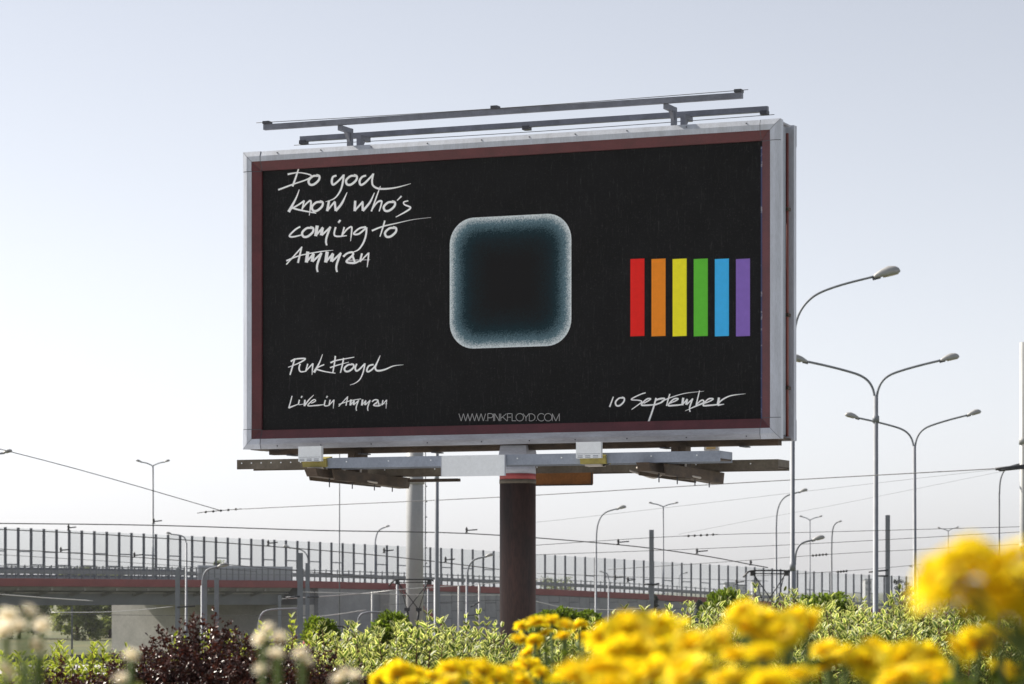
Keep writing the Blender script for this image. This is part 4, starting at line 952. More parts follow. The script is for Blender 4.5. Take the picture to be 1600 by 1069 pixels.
def fitting(label, px, py, Z, L=12, flip=1):
    """section fitting: small drum on the wire with a short horizontal arm"""
    c = P(px, py, Z); u = Z / F
    t = thing('wire_fitting', label, 'wire fitting', c, 'dark fittings hung on the tram wires')
    obj('hanger', MB().tube([c + Vector((0, 0, 5.5 * u)), c + Vector((0, 0, 2.5 * u)), c + Vector((0, 0, -2 * u)), c + Vector((0, 0, -3.5 * u))], [.6 * u, 2.0 * u, 1.4 * u, 3 * u], 10), M['panto'], t)
    obj('arm', MB().bar(c + Vector((0, 0, 0)), c + Vector((flip * L * u, 0, 1.4 * u)), 1.8 * u, 1.8 * u), M['panto'], t)
for i, (x, y, Z, L, d) in enumerate([(107, 825, 127, 12, 'over the noise barrier left end on the second wire'), (95, 860, 132, 14, 'on the third wire near the overpass pier'), (210, 868, 134, 14, 'on the third wire under the small double lamp'), (240, 815, 122, 13, 'touching the pole of the small double lamp'), (419, 849, 130, 15, 'on the second wire left of the twin masts'), (600, 861, 135, 15, 'on the wire between gooseneck lamp and thick pole'), (729, 829, 128, 17, 'on the upper wire left of the billboard pole'), (696, 875, 138, 15, 'beside the slim pale pole over the barrier'), (966, 847.5, 129, 17, 'on the wire between gooseneck lamp and bare mast'), (1089, 862, 130, 17, 'on the falling wire right of the bare mast'), (1173, 880, 130, 2, 'just above the right hand pantograph'), (961, 903, 150, 14, 'low on the ramp barrier near the short lamp'), (981, 907, 150, 12, 'low beside the bare mast on the ramp barrier'), (1151, 910, 150, 12, 'low on the barrier left of the right hand pantograph')]):
    fitting('small dark wire fitting ' + d, x, y, Z, L)
def chain(label, x0, y0, x1, y1, Z, n=5):
    t = thing('insulator_chain', label, 'insulator', P(x0, y0, Z), 'insulator chains on the wires'); u = Z / F
    a, b = P(x0, y0, Z), P(x1, y1, Z)
    obj('rod', MB().tube([a, b], .5 * u, 5), M['panto'], t)
    for i in range(n):
        p = a.lerp(b, (i + .8) / (n + .6)); d = (b - a).normalized()
        obj('insulator', MB().tube([p - d * 2 * u, p - d * .6 * u, p + d * .6 * u, p + d * 2 * u], [.9 * u, 1.9 * u, 1.9 * u, .9 * u], 8), M['panto'], t)
chain('insulator chain where the long sloping wire meets the level wire', 312, 801, 378, 795, 109.5, 5)
chain('insulator chain on the thin wire above the bare steel mast', 1068, 838, 1122, 835, 110, 5)
chain('insulator chain on the thin wire by the gooseneck lamp', 1266, 868.5, 1295, 866, 120.5, 5)
chain('insulator chain low beside the blue grey pole', 1306, 894, 1326, 892, 124.6, 4)
chain('insulator cluster beside the thick pole at the picture edge', 1556, 735, 1600, 728, 75.2, 6)

# ---------------------------------------------------------------- trams with pantographs
def pantograph(t, X, Z, roof, ztop, raised=True):
    u = MB(); hw = .86
    p = thing  # keep helper names short
    base = obj('pantograph', MB().box(X - .6, X + .6, Z - .8, Z + .8, roof + .14, roof + .22), M['panto'], t)
    for sx in (-.5, .5):
        for sy in (-.7, .7): obj('insulator', MB().tube([(X + sx, Z + sy, roof), (X + sx, Z + sy, roof + .14)], .05, 8), M['rust'], base)
    if raised:
        kz = roof + .22 + (ztop - roof - .22) * .48
        kl, kr = X - .27, X + .27
        for s, k in ((-1, kl), (1, kr)):
            obj('lower_arm', MB().tube([(X + s * .12, Z - .1, roof + .2), (k, Z - .45, kz)], .055, 8), M['panto'], base)
            obj('knee', MB().box(k - .13, k + .13, Z - .55, Z - .35, kz - .06, kz + .09), M['panto'], base)
            obj('upper_arm', MB().tube([(k, Z - .45, kz), (X - s * .72, Z - .1, ztop - .12)], .022, 6), M['panto'], base)
            obj('upper_arm', MB().tube([(k, Z - .45, kz), (X + s * .66, Z - .1, ztop - .12)], .020, 6), M['panto'], base)
            obj('end_bracket', MB().box(X + s * .74 - .09, X + s * .74 + .09, Z - .22, Z + .22, ztop - .22, ztop - .03), M['panto'], base)
        for dy in (-.18, .18):
            pts = [(X - hw - .28, Z + dy, ztop - .28), (X - hw - .1, Z + dy, ztop - .08), (X - hw + .1, Z + dy, ztop), (X, Z + dy, ztop + .015), (X + hw - .1, Z + dy, ztop), (X + hw + .1, Z + dy, ztop - .08), (X + hw + .28, Z + dy, ztop - .28)]
            obj('collector_bar', MB().tube(crom(pts, 4), .032, 6), M['panto'], base)
        obj('collector_stay', MB().tube([(X - .74, Z, ztop - .12), (X + .74, Z, ztop - .12)], .022, 6), M['panto'], base)
    else:
        for dy in (-.3, .3):
            pts = [(X - hw - .2, Z + dy, roof + .36), (X - hw, Z + dy, roof + .5), (X, Z + dy, roof + .54), (X + hw, Z + dy, roof + .5), (X + hw + .2, Z + dy, roof + .36)]
            obj('collector_bar', MB().tube(crom(pts, 4), .04, 6), M['panto'], base)
        for s in (-1, 1): obj('folded_arm', MB().tube([(X + s * .5, Z - .9, roof + .30), (X + s * .7, Z + .9, roof + .42)], .04, 6), M['panto'], base)
def tram(label, X, Z, ztop=None):
    t = thing('tram', label, 'tram', (X, Z, GL + .22), 'trams waiting in the yard')
    g = GL + .22; roof = g + 2.95; y0, y1 = Z - 6.8, Z + 6.8
    m = MB(); prof = [(-1.15, .35), (1.15, .35), (1.2, 1.2), (1.12, 2.55), (.9, 2.85), (-.9, 2.85), (-1.12, 2.55), (-1.2, 1.2)]; k = len(prof)
    secs = [(y0, .82), (y0 + .5, .97), (y0 + 1.2, 1), (y1 - 1.2, 1), (y1 - .5, .97), (y1, .82)]
    vs = [(X + a * s, y, g + .35 + (b - .35)) for y, s in secs for a, b in prof]
    m.add(vs, [(i * k + j, i * k + (j + 1) % k, (i + 1) * k + (j + 1) % k, (i + 1) * k + j) for i in range(5) for j in range(k)] + [tuple(range(k)), tuple(5 * k + j for j in range(k))])
    body = obj('body', m, M['tram_red'], t)
    obj('roof', MB().box(X - .88, X + .88, y0 + .4, y1 - .4, g + 2.853, roof), M['tram_roof'], t)
    for sy in range(7):
        ya = y0 + 1.4 + sy * 1.58
        for s in (-1, 1):
            m = MB(); xa, xb = X + s * 1.212, X + s * 1.15
            m.add([(xa, ya, g + 1.35), (xa, ya + 1.25, g + 1.35), (xb, ya + 1.25, g + 2.3), (xb, ya, g + 2.3)], [(0, 1, 2, 3)]); obj('window', m, M['dark_glass'], t)
            m = MB(); m.box(min(xa, X + s * 1.19), max(xa, X + s * 1.19), ya - .15, ya - .03, g + .5, g + 2.35); obj('pillar', m, M['tram_cream'], t)
    obj('windscreen', MB().box(X - .85, X + .85, y0 - .02, y0 - .005, g + 1.3, g + 2.35), M['dark_glass'], t)
    for s in (-.6, .6): obj('headlight', MB().tube([(X + s, y0 - .03, g + .8), (X + s, y0 + .02, g + .8)], .1, 12), M['white'], t)
    for yy in (y0 + 2.6, y0 + 4.2, y1 - 4.2, y1 - 2.6):
        for s in (-.72, .72): obj('wheel', MB().tube([(X + s - .06, yy, g + .33), (X + s + .06, yy, g + .33)], .33, 16), M['dark_steel'], t)
    pantograph(t, X, Z, roof, ztop, ztop is not None)
tram('tram under the raised black pantograph beside the thick pale pole', -4.6, 138, P(0, 906, 138).z)
tram('tram under the raised black pantograph beside the blue grey pole', 11.3, 130, P(0, 892, 130).z)
tram('tram with its pantograph folded flat behind the purple shrub', -9.6, 155)

# dark minibus at the foot of the ramp
def minibus(label, px, Z):
    X = (px - 800) * Z / F; g = GL
    t = thing('minibus', label, 'minibus', (X, Z, g))
    L, H, Wd = 5.6, 2.62, 1.0
    m = MB(); prof = [(0, .35), (.05, 1.1), (.35, 1.35), (1.0, 2.3), (1.5, 2.55), (3.0, 2.62), (5.3, 2.55), (5.55, 2.2), (5.6, .9), (5.55, .35)]; k = len(prof)
    vs = [(X + a, Z - Wd * (.86 if b > 1.5 else 1), g + b) for a, b in prof] + [(X + a, Z + Wd * (.86 if b > 1.5 else 1), g + b) for a, b in prof]
    m.add(vs, [tuple(range(k)), tuple(reversed(range(k, 2 * k)))] + [(j, (j + 1) % k, k + (j + 1) % k, k + j) for j in range(k)])
    obj('body', m, M['van_paint'], t)
    for a, b in ((1.15, 1.9), (2.0, 3.3), (3.45, 4.5), (4.65, 5.35)):
        for s in (-1, 1):
            m = MB(); ya, yb = Z + s * (Wd + .006), Z + s * (Wd * .87 + .006)
            m.add([(X + a - (.25 if a < 1.5 else 0), ya, g + 1.5), (X + b, ya, g + 1.5), (X + b, yb, g + 2.3), (X + a, yb, g + 2.3)], [(0, 1, 2, 3)]); obj('window', m, M['dark_glass'], t)
    obj('roof_trim', MB().box(X + 1.5, X + 5.3, Z - .8, Z + .8, g + 2.622, g + 2.66), M['silver'], t)
    for xx in (.95, 4.5):
        for s in (-.85, .85):
            w = obj('wheel', MB().tube([(X + xx, Z + s - .1, g + .33), (X + xx, Z + s + .1, g + .33)], .33, 18), M['black'], t)
            obj('rim', MB().tube([(X + xx, Z + s - .12, g + .33), (X + xx, Z + s + .12, g + .33)], .2, 14), M['silver'], w)
    obj('headlight', MB().box(X - .02, X + .06, Z - .85, Z - .55, g + .85, g + 1.0), M['white'], t)
    obj('headlight', MB().box(X - .02, X + .06, Z + .55, Z + .85, g + .85, g + 1.0), M['white'], t)
minibus('dark minibus with tinted windows half hidden behind the leaves near the picture edge', 1530, 325)
# ---------------------------------------------------------------- vegetation
LEAF_V = np.array([(0, 0, 0), (.35, 0, -.02), (.7, 0, -.05), (1, 0, -.14), (.28, .19, .05), (.66, .17, .02), (.28, -.19, .05), (.66, -.17, .02)], dtype=float)
LEAF_T = np.array([(0, 1, 4), (1, 2, 5), (1, 5, 4), (2, 3, 5), (0, 6, 1), (1, 7, 2), (1, 6, 7), (2, 7, 3)])
LEAF_R = np.array([0, 0, 0, .9, 1, 1, 1, 1.0])
SMALL_V = np.array([(0, 0, 0), (.62, .26, .04), (1, 0, -.05), (.62, -.26, .04)], dtype=float)
SMALL_T = np.array([(0, 2, 1), (0, 3, 2)]); SMALL_R = np.array([0, 1, .8, 1.0])

def frames(D, N):
    D = D / np.linalg.norm(D, axis=1, keepdims=True)
    S = np.cross(N, D); ln = np.linalg.norm(S, axis=1, keepdims=True); S = S / np.maximum(ln, 1e-6)
    U = np.cross(D, S)
    return np.stack([D, S, U], axis=1)      # rows: local x, y, z axes
def leaves(name, pos, D, N, size, mat, parent, tv=LEAF_V, tt=LEAF_T, tr=LEAF_R, g=None, tone=None):
    pos = np.asarray(pos, float); n = len(pos); Fm = frames(np.asarray(D, float), np.asarray(N, float))
    V = np.einsum('kj,njc->nkc', tv, Fm) * np.asarray(size).reshape(-1, 1, 1) + pos[:, None, :]
    k = len(tv); T = (tt[None] + (np.arange(n) * k)[:, None, None]).reshape(-1, 3)
    tone = g.random(n) if tone is None else tone
    return np_mesh(name, V.reshape(-1, 3), T, mat, {'rim': np.tile(tr, n), 'tone': np.repeat(tone, k)}, parent)

def dogwood(label, px, Z, pytop, wid, seed, mat='dogwood', shoots=95, group='variegated shrubs', leaf=.068):
    Z *= 1.34; g = np.random.default_rng(seed); top = P(px, pytop, Z); H = top.z * 1.015; Rr = wid * 1.3; shoots = int(shoots * 2.3)
    t = thing('variegated_shrub', label, 'shrub', (top.x, Z, 0), group)
    pos, D, N, sz = [], [], [], []; st = MB()
    for i in range(shoots):
        a = g.random() * 6.283; r = Rr * math.sqrt(g.random()); b = r * .25
        h = H * (1 - .30 * (r / Rr) ** 2) * (g.uniform(.72, 1.0) if i % 6 else g.uniform(.97, 1.06))
        p0 = np.array([top.x + b * math.cos(a), Z + b * math.sin(a), 0.0]); p2 = np.array([top.x + r * math.cos(a), Z + r * math.sin(a) * .8, h])
        p1 = (p0 + p2) / 2 + np.array([.25 * r * math.cos(a), .25 * r * math.sin(a), .08])
        B_ = lambda u: (1 - u) ** 2 * p0 + 2 * u * (1 - u) * p1 + u * u * p2
        if i % 2 == 0: st.tube([tuple(B_(u)) for u in (0, .35, .7, .97)], [.008, .006, .004, .002], 5, False)
        n = max(6, int(h / .042)); ang = g.random() * 6.28
        for k in range(int(n * .25), n + 1):
            u = k / n; q = B_(u); ang += 1.57 + g.normal(0, .25); up = .35 + .55 * u + g.normal(0, .25)
            if u > .92: up = 1.3
            for s in (0, math.pi):
                if g.random() < .12: continue
                d = np.array([math.cos(ang + s), math.sin(ang + s), up]); pos.append(q); D.append(d)
                N.append(np.array([0, 0, 1.0]) + g.normal(0, .45, 3)); sz.append(leaf * g.uniform(.6, 1.15) * (0.75 if u > .9 else 1))
    obj('stems', st, M['twig_red'], t)
    f = leaves('foliage', pos, D, N, sz, M[mat], t, g=g)
    return t
def barberry(label, px, Z, pytop, wid, seed, shoots=80):
    Z *= 1.34; g = np.random.default_rng(seed); top = P(px, pytop, Z); H = top.z * 1.015; Rr = wid * 1.3; shoots = int(shoots * 1.15)
    t = thing('purple_shrub', label, 'shrub', (top.x, Z, 0), 'dark purple shrubs')
    pos, D, N, sz = [], [], [], []; st = MB()
    for i in range(shoots):
        a = g.random() * 6.283; r = Rr * math.sqrt(g.random()); b = r * .2
        h = H * (1 - .42 * (r / Rr) ** 1.6) * g.uniform(.75, 1.0)
        if i % 9 == 0: h *= 1.08
        p0 = np.array([top.x + b * math.cos(a), Z + b * math.sin(a), 0.0]); p2 = np.array([top.x + r * math.cos(a), Z + r * math.sin(a) * .8, h])
        p1 = (p0 + p2) / 2 + np.array([-.1 * r * math.cos(a), -.1 * r * math.sin(a), .28 * h])
        B_ = lambda u: (1 - u) ** 2 * p0 + 2 * u * (1 - u) * p1 + u * u * p2
        st.tube([tuple(B_(u)) for u in (0, .3, .6, .97)], [.006, .005, .003, .0015], 4, False)
        n = int(h / .020)
        for k in range(int(n * .3), n + 1):
            q = B_(k / n) + g.normal(0, .008, 3)
            for s in range(4):
                d = g.normal(0, 1, 3); d[2] = abs(d[2]) * .7 + .1
                pos.append(q); D.append(d); N.append(g.normal(0, .6, 3) + np.array([0, 0, 1.0])); sz.append(.029 * g.uniform(.55, 1.2))
        # side twigs
        for w in range(5):
            u0 = g.uniform(.45, .95); q0 = B_(u0); dv = g.normal(0, 1, 3); dv[2] = abs(dv[2]) * .8; dv = dv / np.linalg.norm(dv) * g.uniform(.06, .16)
            for k in range(9):
                q = q0 + dv * k / 8
                for s in range(2):
                    d = g.normal(0, 1, 3); pos.append(q); D.append(d); N.append(g.normal(0, .6, 3) + np.array([0, 0, 1.0])); sz.append(.026 * g.uniform(.55, 1.2))
    obj('stems', st, M['twig_red'], t)
    leaves('foliage', pos, D, N, sz, M['barberry'], t, SMALL_V, SMALL_T, SMALL_R, g)
    return t
def ball(label, px, Z, pytop, wpx, seed, mat='yew', n=9000, squash=1.0, leaf=.028, group='clipped round shrubs'):
    g = np.random.default_rng(seed); top = P(px, pytop, Z); r = wpx * Z / F / 2; gz = ground_z(0, Z); hz = r * squash
    t = thing('round_shrub', label, 'shrub', (top.x, Z, gz), group)
    c = np.array([top.x, Z, top.z - hz])
    d = g.normal(0, 1, (n, 3)); d /= np.linalg.norm(d, axis=1, keepdims=True)
    lump = 1 + .16 * np.sin(d[:, 0] * 4.1 + d[:, 1] * 3 + seed * 2) + .10 * np.sin(d[:, 0] * 7 + seed) * np.cos(d[:, 2] * 8 + 1) + .06 * np.sin(d[:, 1] * 13)
    rad = (g.random(n) ** .22) * lump
    pos = c + d * rad[:, None] * np.array([r, r, hz])
    D = d + g.normal(0, .55, (n, 3)) + np.array([0, 0, .35]); N = g.normal(0, .6, (n, 3)) + np.array([0, 0, 1.0])
    leaves('foliage', pos, D, N, leaf * g.uniform(.6, 1.3, n), M[mat], t, SMALL_V, SMALL_T, SMALL_R, g)
    low = max(gz + .1, c[2] - hz)
    # skirt below the ball down to the soil
    m2 = 2500; a = g.random(m2) * 6.283; rr = r * np.sqrt(g.random(m2)) * .95; zz = gz + .05 + (c[2] - gz) * g.random(m2)
    pos = np.stack([c[0] + rr * np.cos(a), c[1] + rr * np.sin(a), zz], 1)
    leaves('lower_foliage', pos, g.normal(0, 1, (m2, 3)) + np.array([0, 0, .3]), g.normal(0, .6, (m2, 3)) + np.array([0, 0, 1.0]), leaf * 1.4 * g.uniform(.6, 1.3, m2), M[mat], t, SMALL_V, SMALL_T, SMALL_R, g)
    st = MB(); st.tube([(c[0], c[1], gz - .05), (c[0], c[1], c[2])], [.04, .02], 7); obj('stem', st, M['bark'], t)
def tree(name, label, px, Z, pytop, wpx, seed, mat, n=9000, base=GL, conic=False, leaf=.16, group='trees by the overpass', clumps=70):
    g = np.random.default_rng(seed); top = P(px, pytop, Z); r = wpx * Z / F / 2; H = top.z - base
    t = thing(name, label, 'tree', (top.x, Z, base), group)
    tk = MB(); tk.tube([(top.x, Z, base - .2), (top.x + .1, Z, base + H * .4), (top.x, Z, base + H * .93)], [H * .03, H * .02, .02], 9)
    cc = []
    for i in range(clumps):
        u = g.random() ** .8; h = base + H * (.04 + .94 * u)
        rr = r * ((1 - u) * .95 + .06) if conic else r * math.sqrt(max(.05, 1 - (1.35 * u - .5) ** 2)) * .85
        a = g.random() * 6.283; q = rr * math.sqrt(g.uniform(.25, 1)); c = np.array([top.x + q * math.cos(a), Z + q * math.sin(a), h])
        cc.append((c, r * (.16 if conic else .24) * g.uniform(.6, 1.25)))
        if i % 3 == 0: tk.tube([(top.x, Z, base + H * max(.1, (h - base) / H - .12)), tuple(c)], [H * .008, .01], 5, False)
    trunk = obj('trunk', tk, M['bark'], t)
    pos = []; per = n // clumps; tone = []
    for c, cr in cc:
        d = g.normal(0, 1, (per, 3)); d /= np.linalg.norm(d, axis=1, keepdims=True)
        pos.append(c + d * (g.random(per) ** .4)[:, None] * cr * np.array([1, 1, .8])); tone.append(np.clip(g.normal(g.random(), .22, per), 0, 1))
    pos = np.concatenate(pos); k = len(pos)
    leaves('crown', pos, g.normal(0, 1, (k, 3)) + np.array([0, 0, -.15]), g.normal(0, .7, (k, 3)) + np.array([0, 0, 1.0]), leaf * g.uniform(.6, 1.3, k), M[mat], t, SMALL_V, SMALL_T, SMALL_R, g, np.concatenate(tone))

# shrubs on the terrace
for i, (lab, px, Z, y, w, sd, mt, sh) in enumerate([
    ('yellow green shrub with young leaves at the picture edge behind the cream rose', 40, 14.0, 1022, .50, 21, 'dogwood_young', 60),
    ('yellow green shrub in front of the trees under the overpass', 128, 13.0, 1004, .50, 22, 'dogwood_young', 75),
    ('thin yellow green shoots growing through the purple shrub', 345, 13.6, 985, .42, 23, 'dogwood_young', 26),
    ('yellow green shoots between the two cream roses and the variegated shrubs', 455, 13.6, 978, .36, 24, 'dogwood_young', 45),
    ('variegated shrub left of the round green bush', 548, 13.0, 985, .42, 25, 'dogwood', 85),
    ('variegated shrub under the raised pantograph', 645, 12.4, 975, .46, 26, 'dogwood', 105),
    ('variegated shrub left of the rusty billboard pole', 745, 13.0, 972, .42, 27, 'dogwood', 105),
    ('variegated shrub behind the yellow flowers right of the billboard pole', 885, 13.5, 985, .42, 28, 'dogwood', 85),
    ('variegated shrub around the foot of the bare steel mast', 975, 13.5, 963, .44, 29, 'dogwood', 95),
    ('variegated shrub right of the bare steel mast', 1080, 13.0, 946, .44, 30, 'dogwood', 105),
    ('variegated shrub in front of the right hand pantograph', 1195, 13.6, 930, .40, 31, 'dogwood', 90),
    ('variegated shrub at the foot of the blue grey pole', 1275, 13.4, 936, .40, 32, 'dogwood', 100),
    ('broad variegated shrub between the round bush and the double lamp', 1345, 12.6, 958, .44, 33, 'dogwood', 115),
    ('tall variegated shrub at the foot of the dark steel mast', 1410, 13.0, 932, .42, 34, 'dogwood', 115),
    ('variegated shrub below the large yellow flower', 1490, 12.8, 958, .46, 35, 'dogwood', 105),
    ('variegated shrub in front of the dark minibus', 1575, 12.8, 978, .42, 36, 'dogwood', 90)]):
    dogwood(lab, px, Z, y, w, sd, mt, sh)
barberry('tall dark purple shrub in front of the short steel masts', 318, 12.6, 950, .40, 41, 95)
barberry('low dark purple shrub left of the tall purple one', 232, 12.4, 1012, .38, 42, 65)
barberry('dark purple shrub right of the tall purple one behind the cream rose', 400, 12.4, 992, .36, 43, 75)
barberry('dark purple shrub below the twin steel masts', 485, 12.2, 1000, .32, 44, 55)
barberry('low purple shrub at the foot of the variegated shrub near the yellow flowers', 590, 11.6, 1042, .32, 45, 45)
barberry('low purple shrub mixed into the yellow green shrub near the picture edge', 90, 12.2, 1030, .36, 46, 50)
ball('round bright green bush behind the variegated shrubs under the pantograph', 613, 19, 963, 78, 51)
ball('round green bush behind the purple shrub and twin masts', 500, 20, 968, 48, 52, n=4000)
ball('dark green round bush behind the yellow flowers by the billboard pole', 868, 22, 955, 70, 53, squash=.7)
ball('dark green round bush left of the bare steel mast', 915, 22, 960, 60, 54, squash=.7)
ball('round green bush behind the variegated shrub left of the right pantograph', 1140, 19, 928, 90, 55)
ball('round dark green bush right of the blue grey pole', 1290, 19, 930, 100, 56)
ball('small round bush behind the minibus shrub', 1525, 19, 951, 60, 57, squash=.7)
tree('conifer', 'dark conifer in front of the retaining wall behind the bare mast', 1022, 235, 930, 60, 61, 'dark_tree', 5000, conic=True)
tree('conifer', 'smaller dark conifer in front of the retaining wall right of the bare mast', 1093, 245, 934, 32, 62, 'dark_tree', 3500, conic=True)
tree('dark_tree', 'dark leafy tree beyond the ramp between the double armed lamps', 1410, 300, 906, 52, 63, 'dark_tree', 6000)
tree('willow', 'grey green tree seen under the overpass beside the pier', 120, 330, 890, 90, 64, 'willow', 14000, leaf=.42, clumps=110)
tree('willow', 'lighter green tree seen under the overpass beside the abutment', 172, 345, 900, 90, 65, 'willow', 14000, leaf=.42, clumps=110)
tree('willow', 'pale tree top showing through the noise barrier above the purple shrub', 342, 320, 876, 46, 66, 'willow', 4500, leaf=.2)
tree('willow', 'grey green tree left of the overpass pier', 30, 340, 905, 110, 67, 'willow', 12000, leaf=.42, clumps=100)
tree('willow', 'low tree behind the barrier right of the billboard pole', 870, 360, 905, 90, 68, 'willow', 5000, leaf=.22)
tree('willow', 'low tree line bush behind the guard rail left of the screen board', 375, 340, 890, 60, 69, 'willow', 4000, leaf=.22)

# ---------------------------------------------------------------- flowers close to the lens
def grid_petal(cup=.25, w=.27):
    V = []; Rm = []
    for i, (u, ww) in enumerate(((0, .25), (.3, .75), (.6, 1.0), (.85, .9), (1.0, .5))):
        for s in (-1, -.35, .35, 1):
            V.append((u, s * w * ww, cup * (u ** 2) * .4 + .10 * ww * abs(s) - (.10 if u > .9 else 0) + .03 * math.sin(s * 5 + u * 7))); Rm.append(u)
    T = []
    for i in range(4):
        for j in range(3):
            a = i * 4 + j; T += [(a, a + 1, a + 5), (a, a + 5, a + 4)]
    return np.array(V), np.array(T), np.array(Rm)
PV, PT, PR = grid_petal()
def head_mesh(name, seed, mat, whorls):
    g = np.random.default_rng(seed); pos, D, N, sz = [], [], [], []
    for n, elev, L, off in whorls:
        a0 = g.random() * 6.28
        for i in range(n):
            a = a0 + 6.283 * i / n + g.normal(0, .08); e = R(elev + g.normal(0, 9))
            d = np.array([math.cos(a) * math.cos(e), math.sin(a) * math.cos(e), math.sin(e)])
            up = np.array([-math.cos(a) * math.sin(e), -math.sin(a) * math.sin(e), math.cos(e)])
            pos.append(np.array([.04 * math.cos(a), .04 * math.sin(a), off])); D.append(d); N.append(up + g.normal(0, .12, 3)); sz.append(L * g.uniform(.85, 1.1))
    pos = np.array(pos); n = len(pos); Fm = frames(np.array(D), np.array(N))
    V = np.einsum('kj,njc->nkc', PV, Fm) * np.array(sz).reshape(-1, 1, 1) + pos[:, None, :]
    T = (PT[None] + (np.arange(n) * len(PV))[:, None, None]).reshape(-1, 3)
    o = np_mesh(name, V.reshape(-1, 3), T, mat, {'rim': np.tile(PR, n), 'tone': np.repeat(g.random(n), len(PV))}, None, True)
    me = o.data; bpy.data.objects.remove(o); return me
MARI = [head_mesh('flower_head', 70 + i, M['petal'], [(13, -6, .5, 0), (12, 16, .46, .03), (10, 40, .38, .05), (7, 66, .28, .06)]) for i in range(4)]
ROSE = [head_mesh('rose_bloom', 80 + i, M['rose'], [(8, 0, .5, 0), (8, 28, .46, .02), (7, 52, .42, .03), (6, 75, .36, .04)]) for i in range(3)]
def flower_plant(name, label, cat, heads, group, meshes, diam, seed, leafm, leaf=.07, stem_r=.004, nleaf=26, shift=0.0, near=1.12):
    """heads: (px, py, Z); the plant stands on the soil under the middle of its heads"""
    g = np.random.default_rng(seed)
    heads = [(x, y, Z * near) for x, y, Z in heads]; diam *= near
    pts = [P(*h) for h in heads]; c = sum(pts, Vector()) / len(pts)
    t = thing(name, label, cat, (c.x, c.y, 0), group)
    st = MB(); pos, D, N, sz = [], [], [], []
    for p in pts:
        b = Vector((c.x + shift + (p.x - c.x) * .3, c.y + (p.y - c.y) * .3, 0)); mid = b.lerp(p, .55) + Vector((shift * .35, 0, 0)) + Vector((g.normal(0, .02), g.normal(0, .02), 0))
        cv = crom([b, mid, p - Vector((0, 0, .004))], 6); st.tube(cv, [stem_r * 1.6] + [stem_r] * (len(cv) - 1), 6, False)
        o = bpy.data.objects.new(meshes[0].name.split('.')[0], meshes[int(g.integers(len(meshes)))]); COL.objects.link(o); o.parent = t
        o.location = p - t.location; s = diam * g.uniform(.82, 1.18); o.scale = (s, s, s * g.uniform(.8, 1.05)); o.rotation_euler = (g.normal(.15, .35), g.normal(0, .35), g.random() * 6.28)
        for k in range(nleaf):
            u = g.uniform(.15, .97); q = cv[int(u * (len(cv) - 1))]; a = g.random() * 6.28
            pos.append(np.array(q)); D.append(np.array([math.cos(a), math.sin(a), g.uniform(-.1, .9)])); N.append(np.array([0, 0, 1.0]) + g.normal(0, .4, 3)); sz.append(leaf * g.uniform(.5, 1.1) * (1.0 if u < .8 else .6))
    obj('stems', st, M['stem_green'], t)
    leaves('foliage', pos, D, N, sz, M[leafm], t, g=g)
Y = 'tall yellow flowers in the foreground'
def yellow(label, heads, seed, diam=.052, **k): flower_plant('yellow_flower_plant', label, 'flower', heads, Y, MARI, diam, seed, 'stalk_leaf', **k)
def spread(cx, cy, Z, pts, dz=.05):
    g = random.Random(int(cx * 7 + cy)); return [(cx + a, cy + b, Z * (1 + g.uniform(-dz, dz))) for a, b in pts]
yellow('largest yellow bloom cluster rising into the sky near the thick edge pole', [(1478, 898, 2.05), (1530, 882, 2.1), (1582, 880, 2.0), (1602, 910, 2.1), (1568, 915, 2.05), (1472, 925, 2.1), (1522, 938, 2.05), (1580, 948, 2.0), (1620, 950, 2.0), (1498, 884, 2.0), (1552, 944, 2.1)], 101, .043, nleaf=2, shift=.5, stem_r=.002, near=.93)
yellow('yellow flower cluster in front of the rusty billboard pole', [(818, 980, 6.6), (838, 974, 6.4), (862, 972, 6.7), (884, 978, 6.3), (905, 980, 6.5), (812, 1000, 6.5), (836, 1003, 6.3), (852, 992, 6.4), (880, 996, 6.2), (912, 996, 6.6), (825, 1022, 6.4), (936, 988, 6.5), (930, 1008, 6.4)], 102, .046)
yellow('low yellow flowers left of the billboard pole foot', [(805, 1050, 5.8), (826, 1042, 5.6), (790, 1062, 5.7), (846, 1054, 5.5), (868, 1064, 5.6), (815, 1066, 5.4)], 103, .046)
yellow('yellow flower row under the variegated shrubs left of the pole', [(596, 1062, 4.5), (622, 1054, 4.4), (648, 1056, 4.5), (676, 1060, 4.6), (706, 1050, 4.3), (730, 1044, 4.4), (755, 1050, 4.3), (775, 1060, 4.5), (640, 1072, 4.2), (700, 1072, 4.2), (745, 1070, 4.2)], 104, .046)
yellow('wide yellow flower cluster right of the billboard pole', [(950, 998, 3.2), (985, 990, 3.1), (1022, 990, 3.2), (1050, 1002, 3.3), (1000, 1018, 3.0), (1040, 1026, 3.1), (962, 1030, 3.0)], 105, .05)
yellow('bright yellow flower cluster at the lower middle', [(900, 1062, 2.9), (940, 1050, 2.8), (985, 1050, 2.9), (1020, 1060, 2.8), (960, 1080, 2.7), (1060, 1050, 2.9)], 106, .05)
yellow('yellow flowers below the variegated shrub right of the bare mast', [(1085, 1010, 3.0), (1122, 1002, 3.1), (1150, 1030, 2.9), (1076, 1056, 2.7), (1138, 1066, 2.6)], 107, .046, nleaf=40)
yellow('yellow flower pair in front of the right hand pantograph', [(1155, 962, 3.0), (1178, 970, 3.1), (1205, 976, 3.0), (1170, 985, 2.9), (1242, 968, 3.0), (1262, 980, 3.1), (1225, 990, 2.9)], 108, .042, nleaf=34)
yellow('dim yellow flowers among leaves below the flower pair', [(1192, 1024, 2.8), (1252, 1058, 2.6), (1200, 1074, 2.5)], 109, .036, nleaf=80)
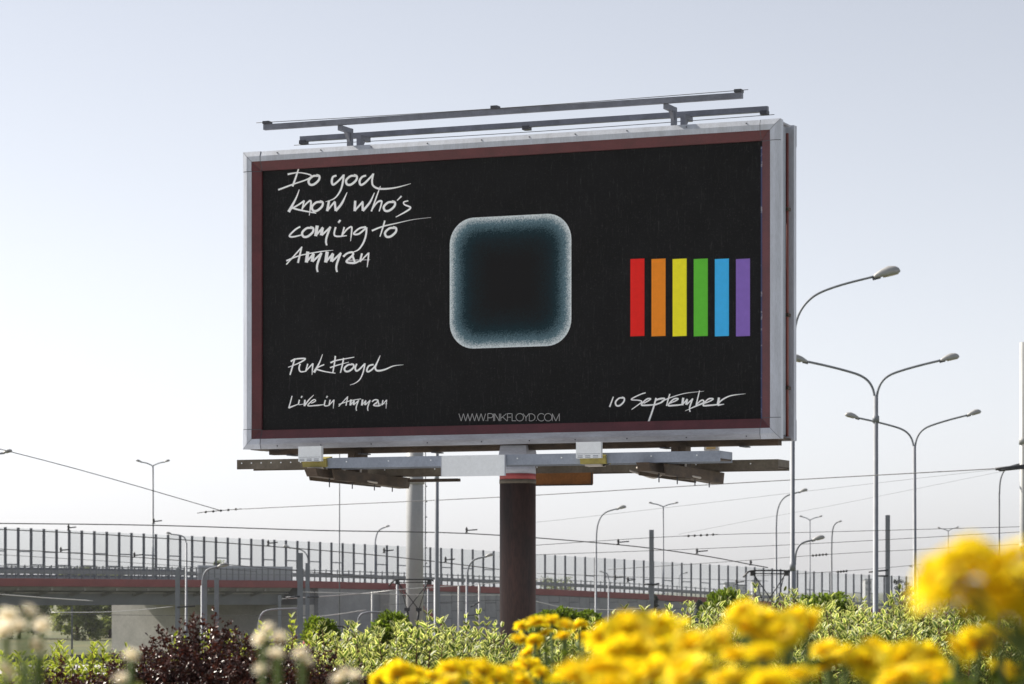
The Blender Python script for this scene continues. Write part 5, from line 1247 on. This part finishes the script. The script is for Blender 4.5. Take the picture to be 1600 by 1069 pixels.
yellow('yellow flowers below the round dark green bush', [(1292, 1018, 3.3), (1318, 1026, 3.2), (1300, 1040, 3.1), (1370, 1022, 3.3), (1392, 1030, 3.2), (1352, 1036, 3.1)], 110, .042, nleaf=60)
yellow('yellow flowers at the foot of the tall variegated shrub', [(1415, 1034, 3.0), (1445, 1028, 3.1), (1430, 1060, 2.9), (1462, 1050, 2.9), (1402, 1064, 2.8), (1470, 1068, 2.8)], 111, .045)
yellow('yellow flowers below the dark minibus', [(1495, 1018, 2.7), (1530, 1006, 2.8), (1560, 998, 2.8), (1568, 1050, 3.2), (1592, 1054, 3.2)], 112, .042, nleaf=70)
def rose(label, heads, seed, diam, **k): flower_plant('rose_bush', label, 'flower', heads, 'cream roses in the foreground', ROSE, diam * .78, seed, 'rose_leaf', leaf=.05, **k)
rose('cream rose cluster at the picture edge in front of the overpass pier', [(12, 965, 2.9), (45, 958, 2.85), (30, 980, 2.8), (66, 980, 2.9), (8, 988, 2.8), (58, 1012, 2.9), (8, 1050, 2.8)], 121, .030, nleaf=9, stem_r=.003)
rose('cream rose cluster in front of the purple shrub', [(418, 985, 3.0), (436, 1000, 2.95), (408, 1000, 3.0), (432, 1024, 2.9), (470, 1022, 2.9), (410, 1048, 3.0), (476, 1034, 2.95)], 122, .026, nleaf=9, stem_r=.003)
rose('low cream rose at the edge of the yellow flower row', [(540, 1052, 3.2), (556, 1058, 3.1), (530, 1064, 3.2)], 123, .026, nleaf=6)
rose('single faded cream rose in front of the yellow green shrub', [(205, 1025, 3.0), (190, 1062, 2.9)], 124, .022, nleaf=10)

HAZE = 0.00011
# ---------------------------------------------------------------- thin summer haze over the whole place
hz = bpy.data.materials.new('thin haze'); hz.use_nodes = True
t = hz.node_tree; t.nodes.remove(t.nodes['Principled BSDF'])
pv = t.nodes.new('ShaderNodeVolumePrincipled'); pv.inputs['Color'].default_value = (0.93, 0.95, 1.0, 1); pv.inputs['Density'].default_value = HAZE; pv.inputs['Anisotropy'].default_value = 0.35
t.links.new(pv.outputs[0], t.nodes['Material Output'].inputs['Volume'])
ho = obj('haze', MB().box(-3200, 3200, -300, 6300, GL - 1.2, 22), hz)
tag(ho, 'thin pale summer haze filling the air', kind='stuff')
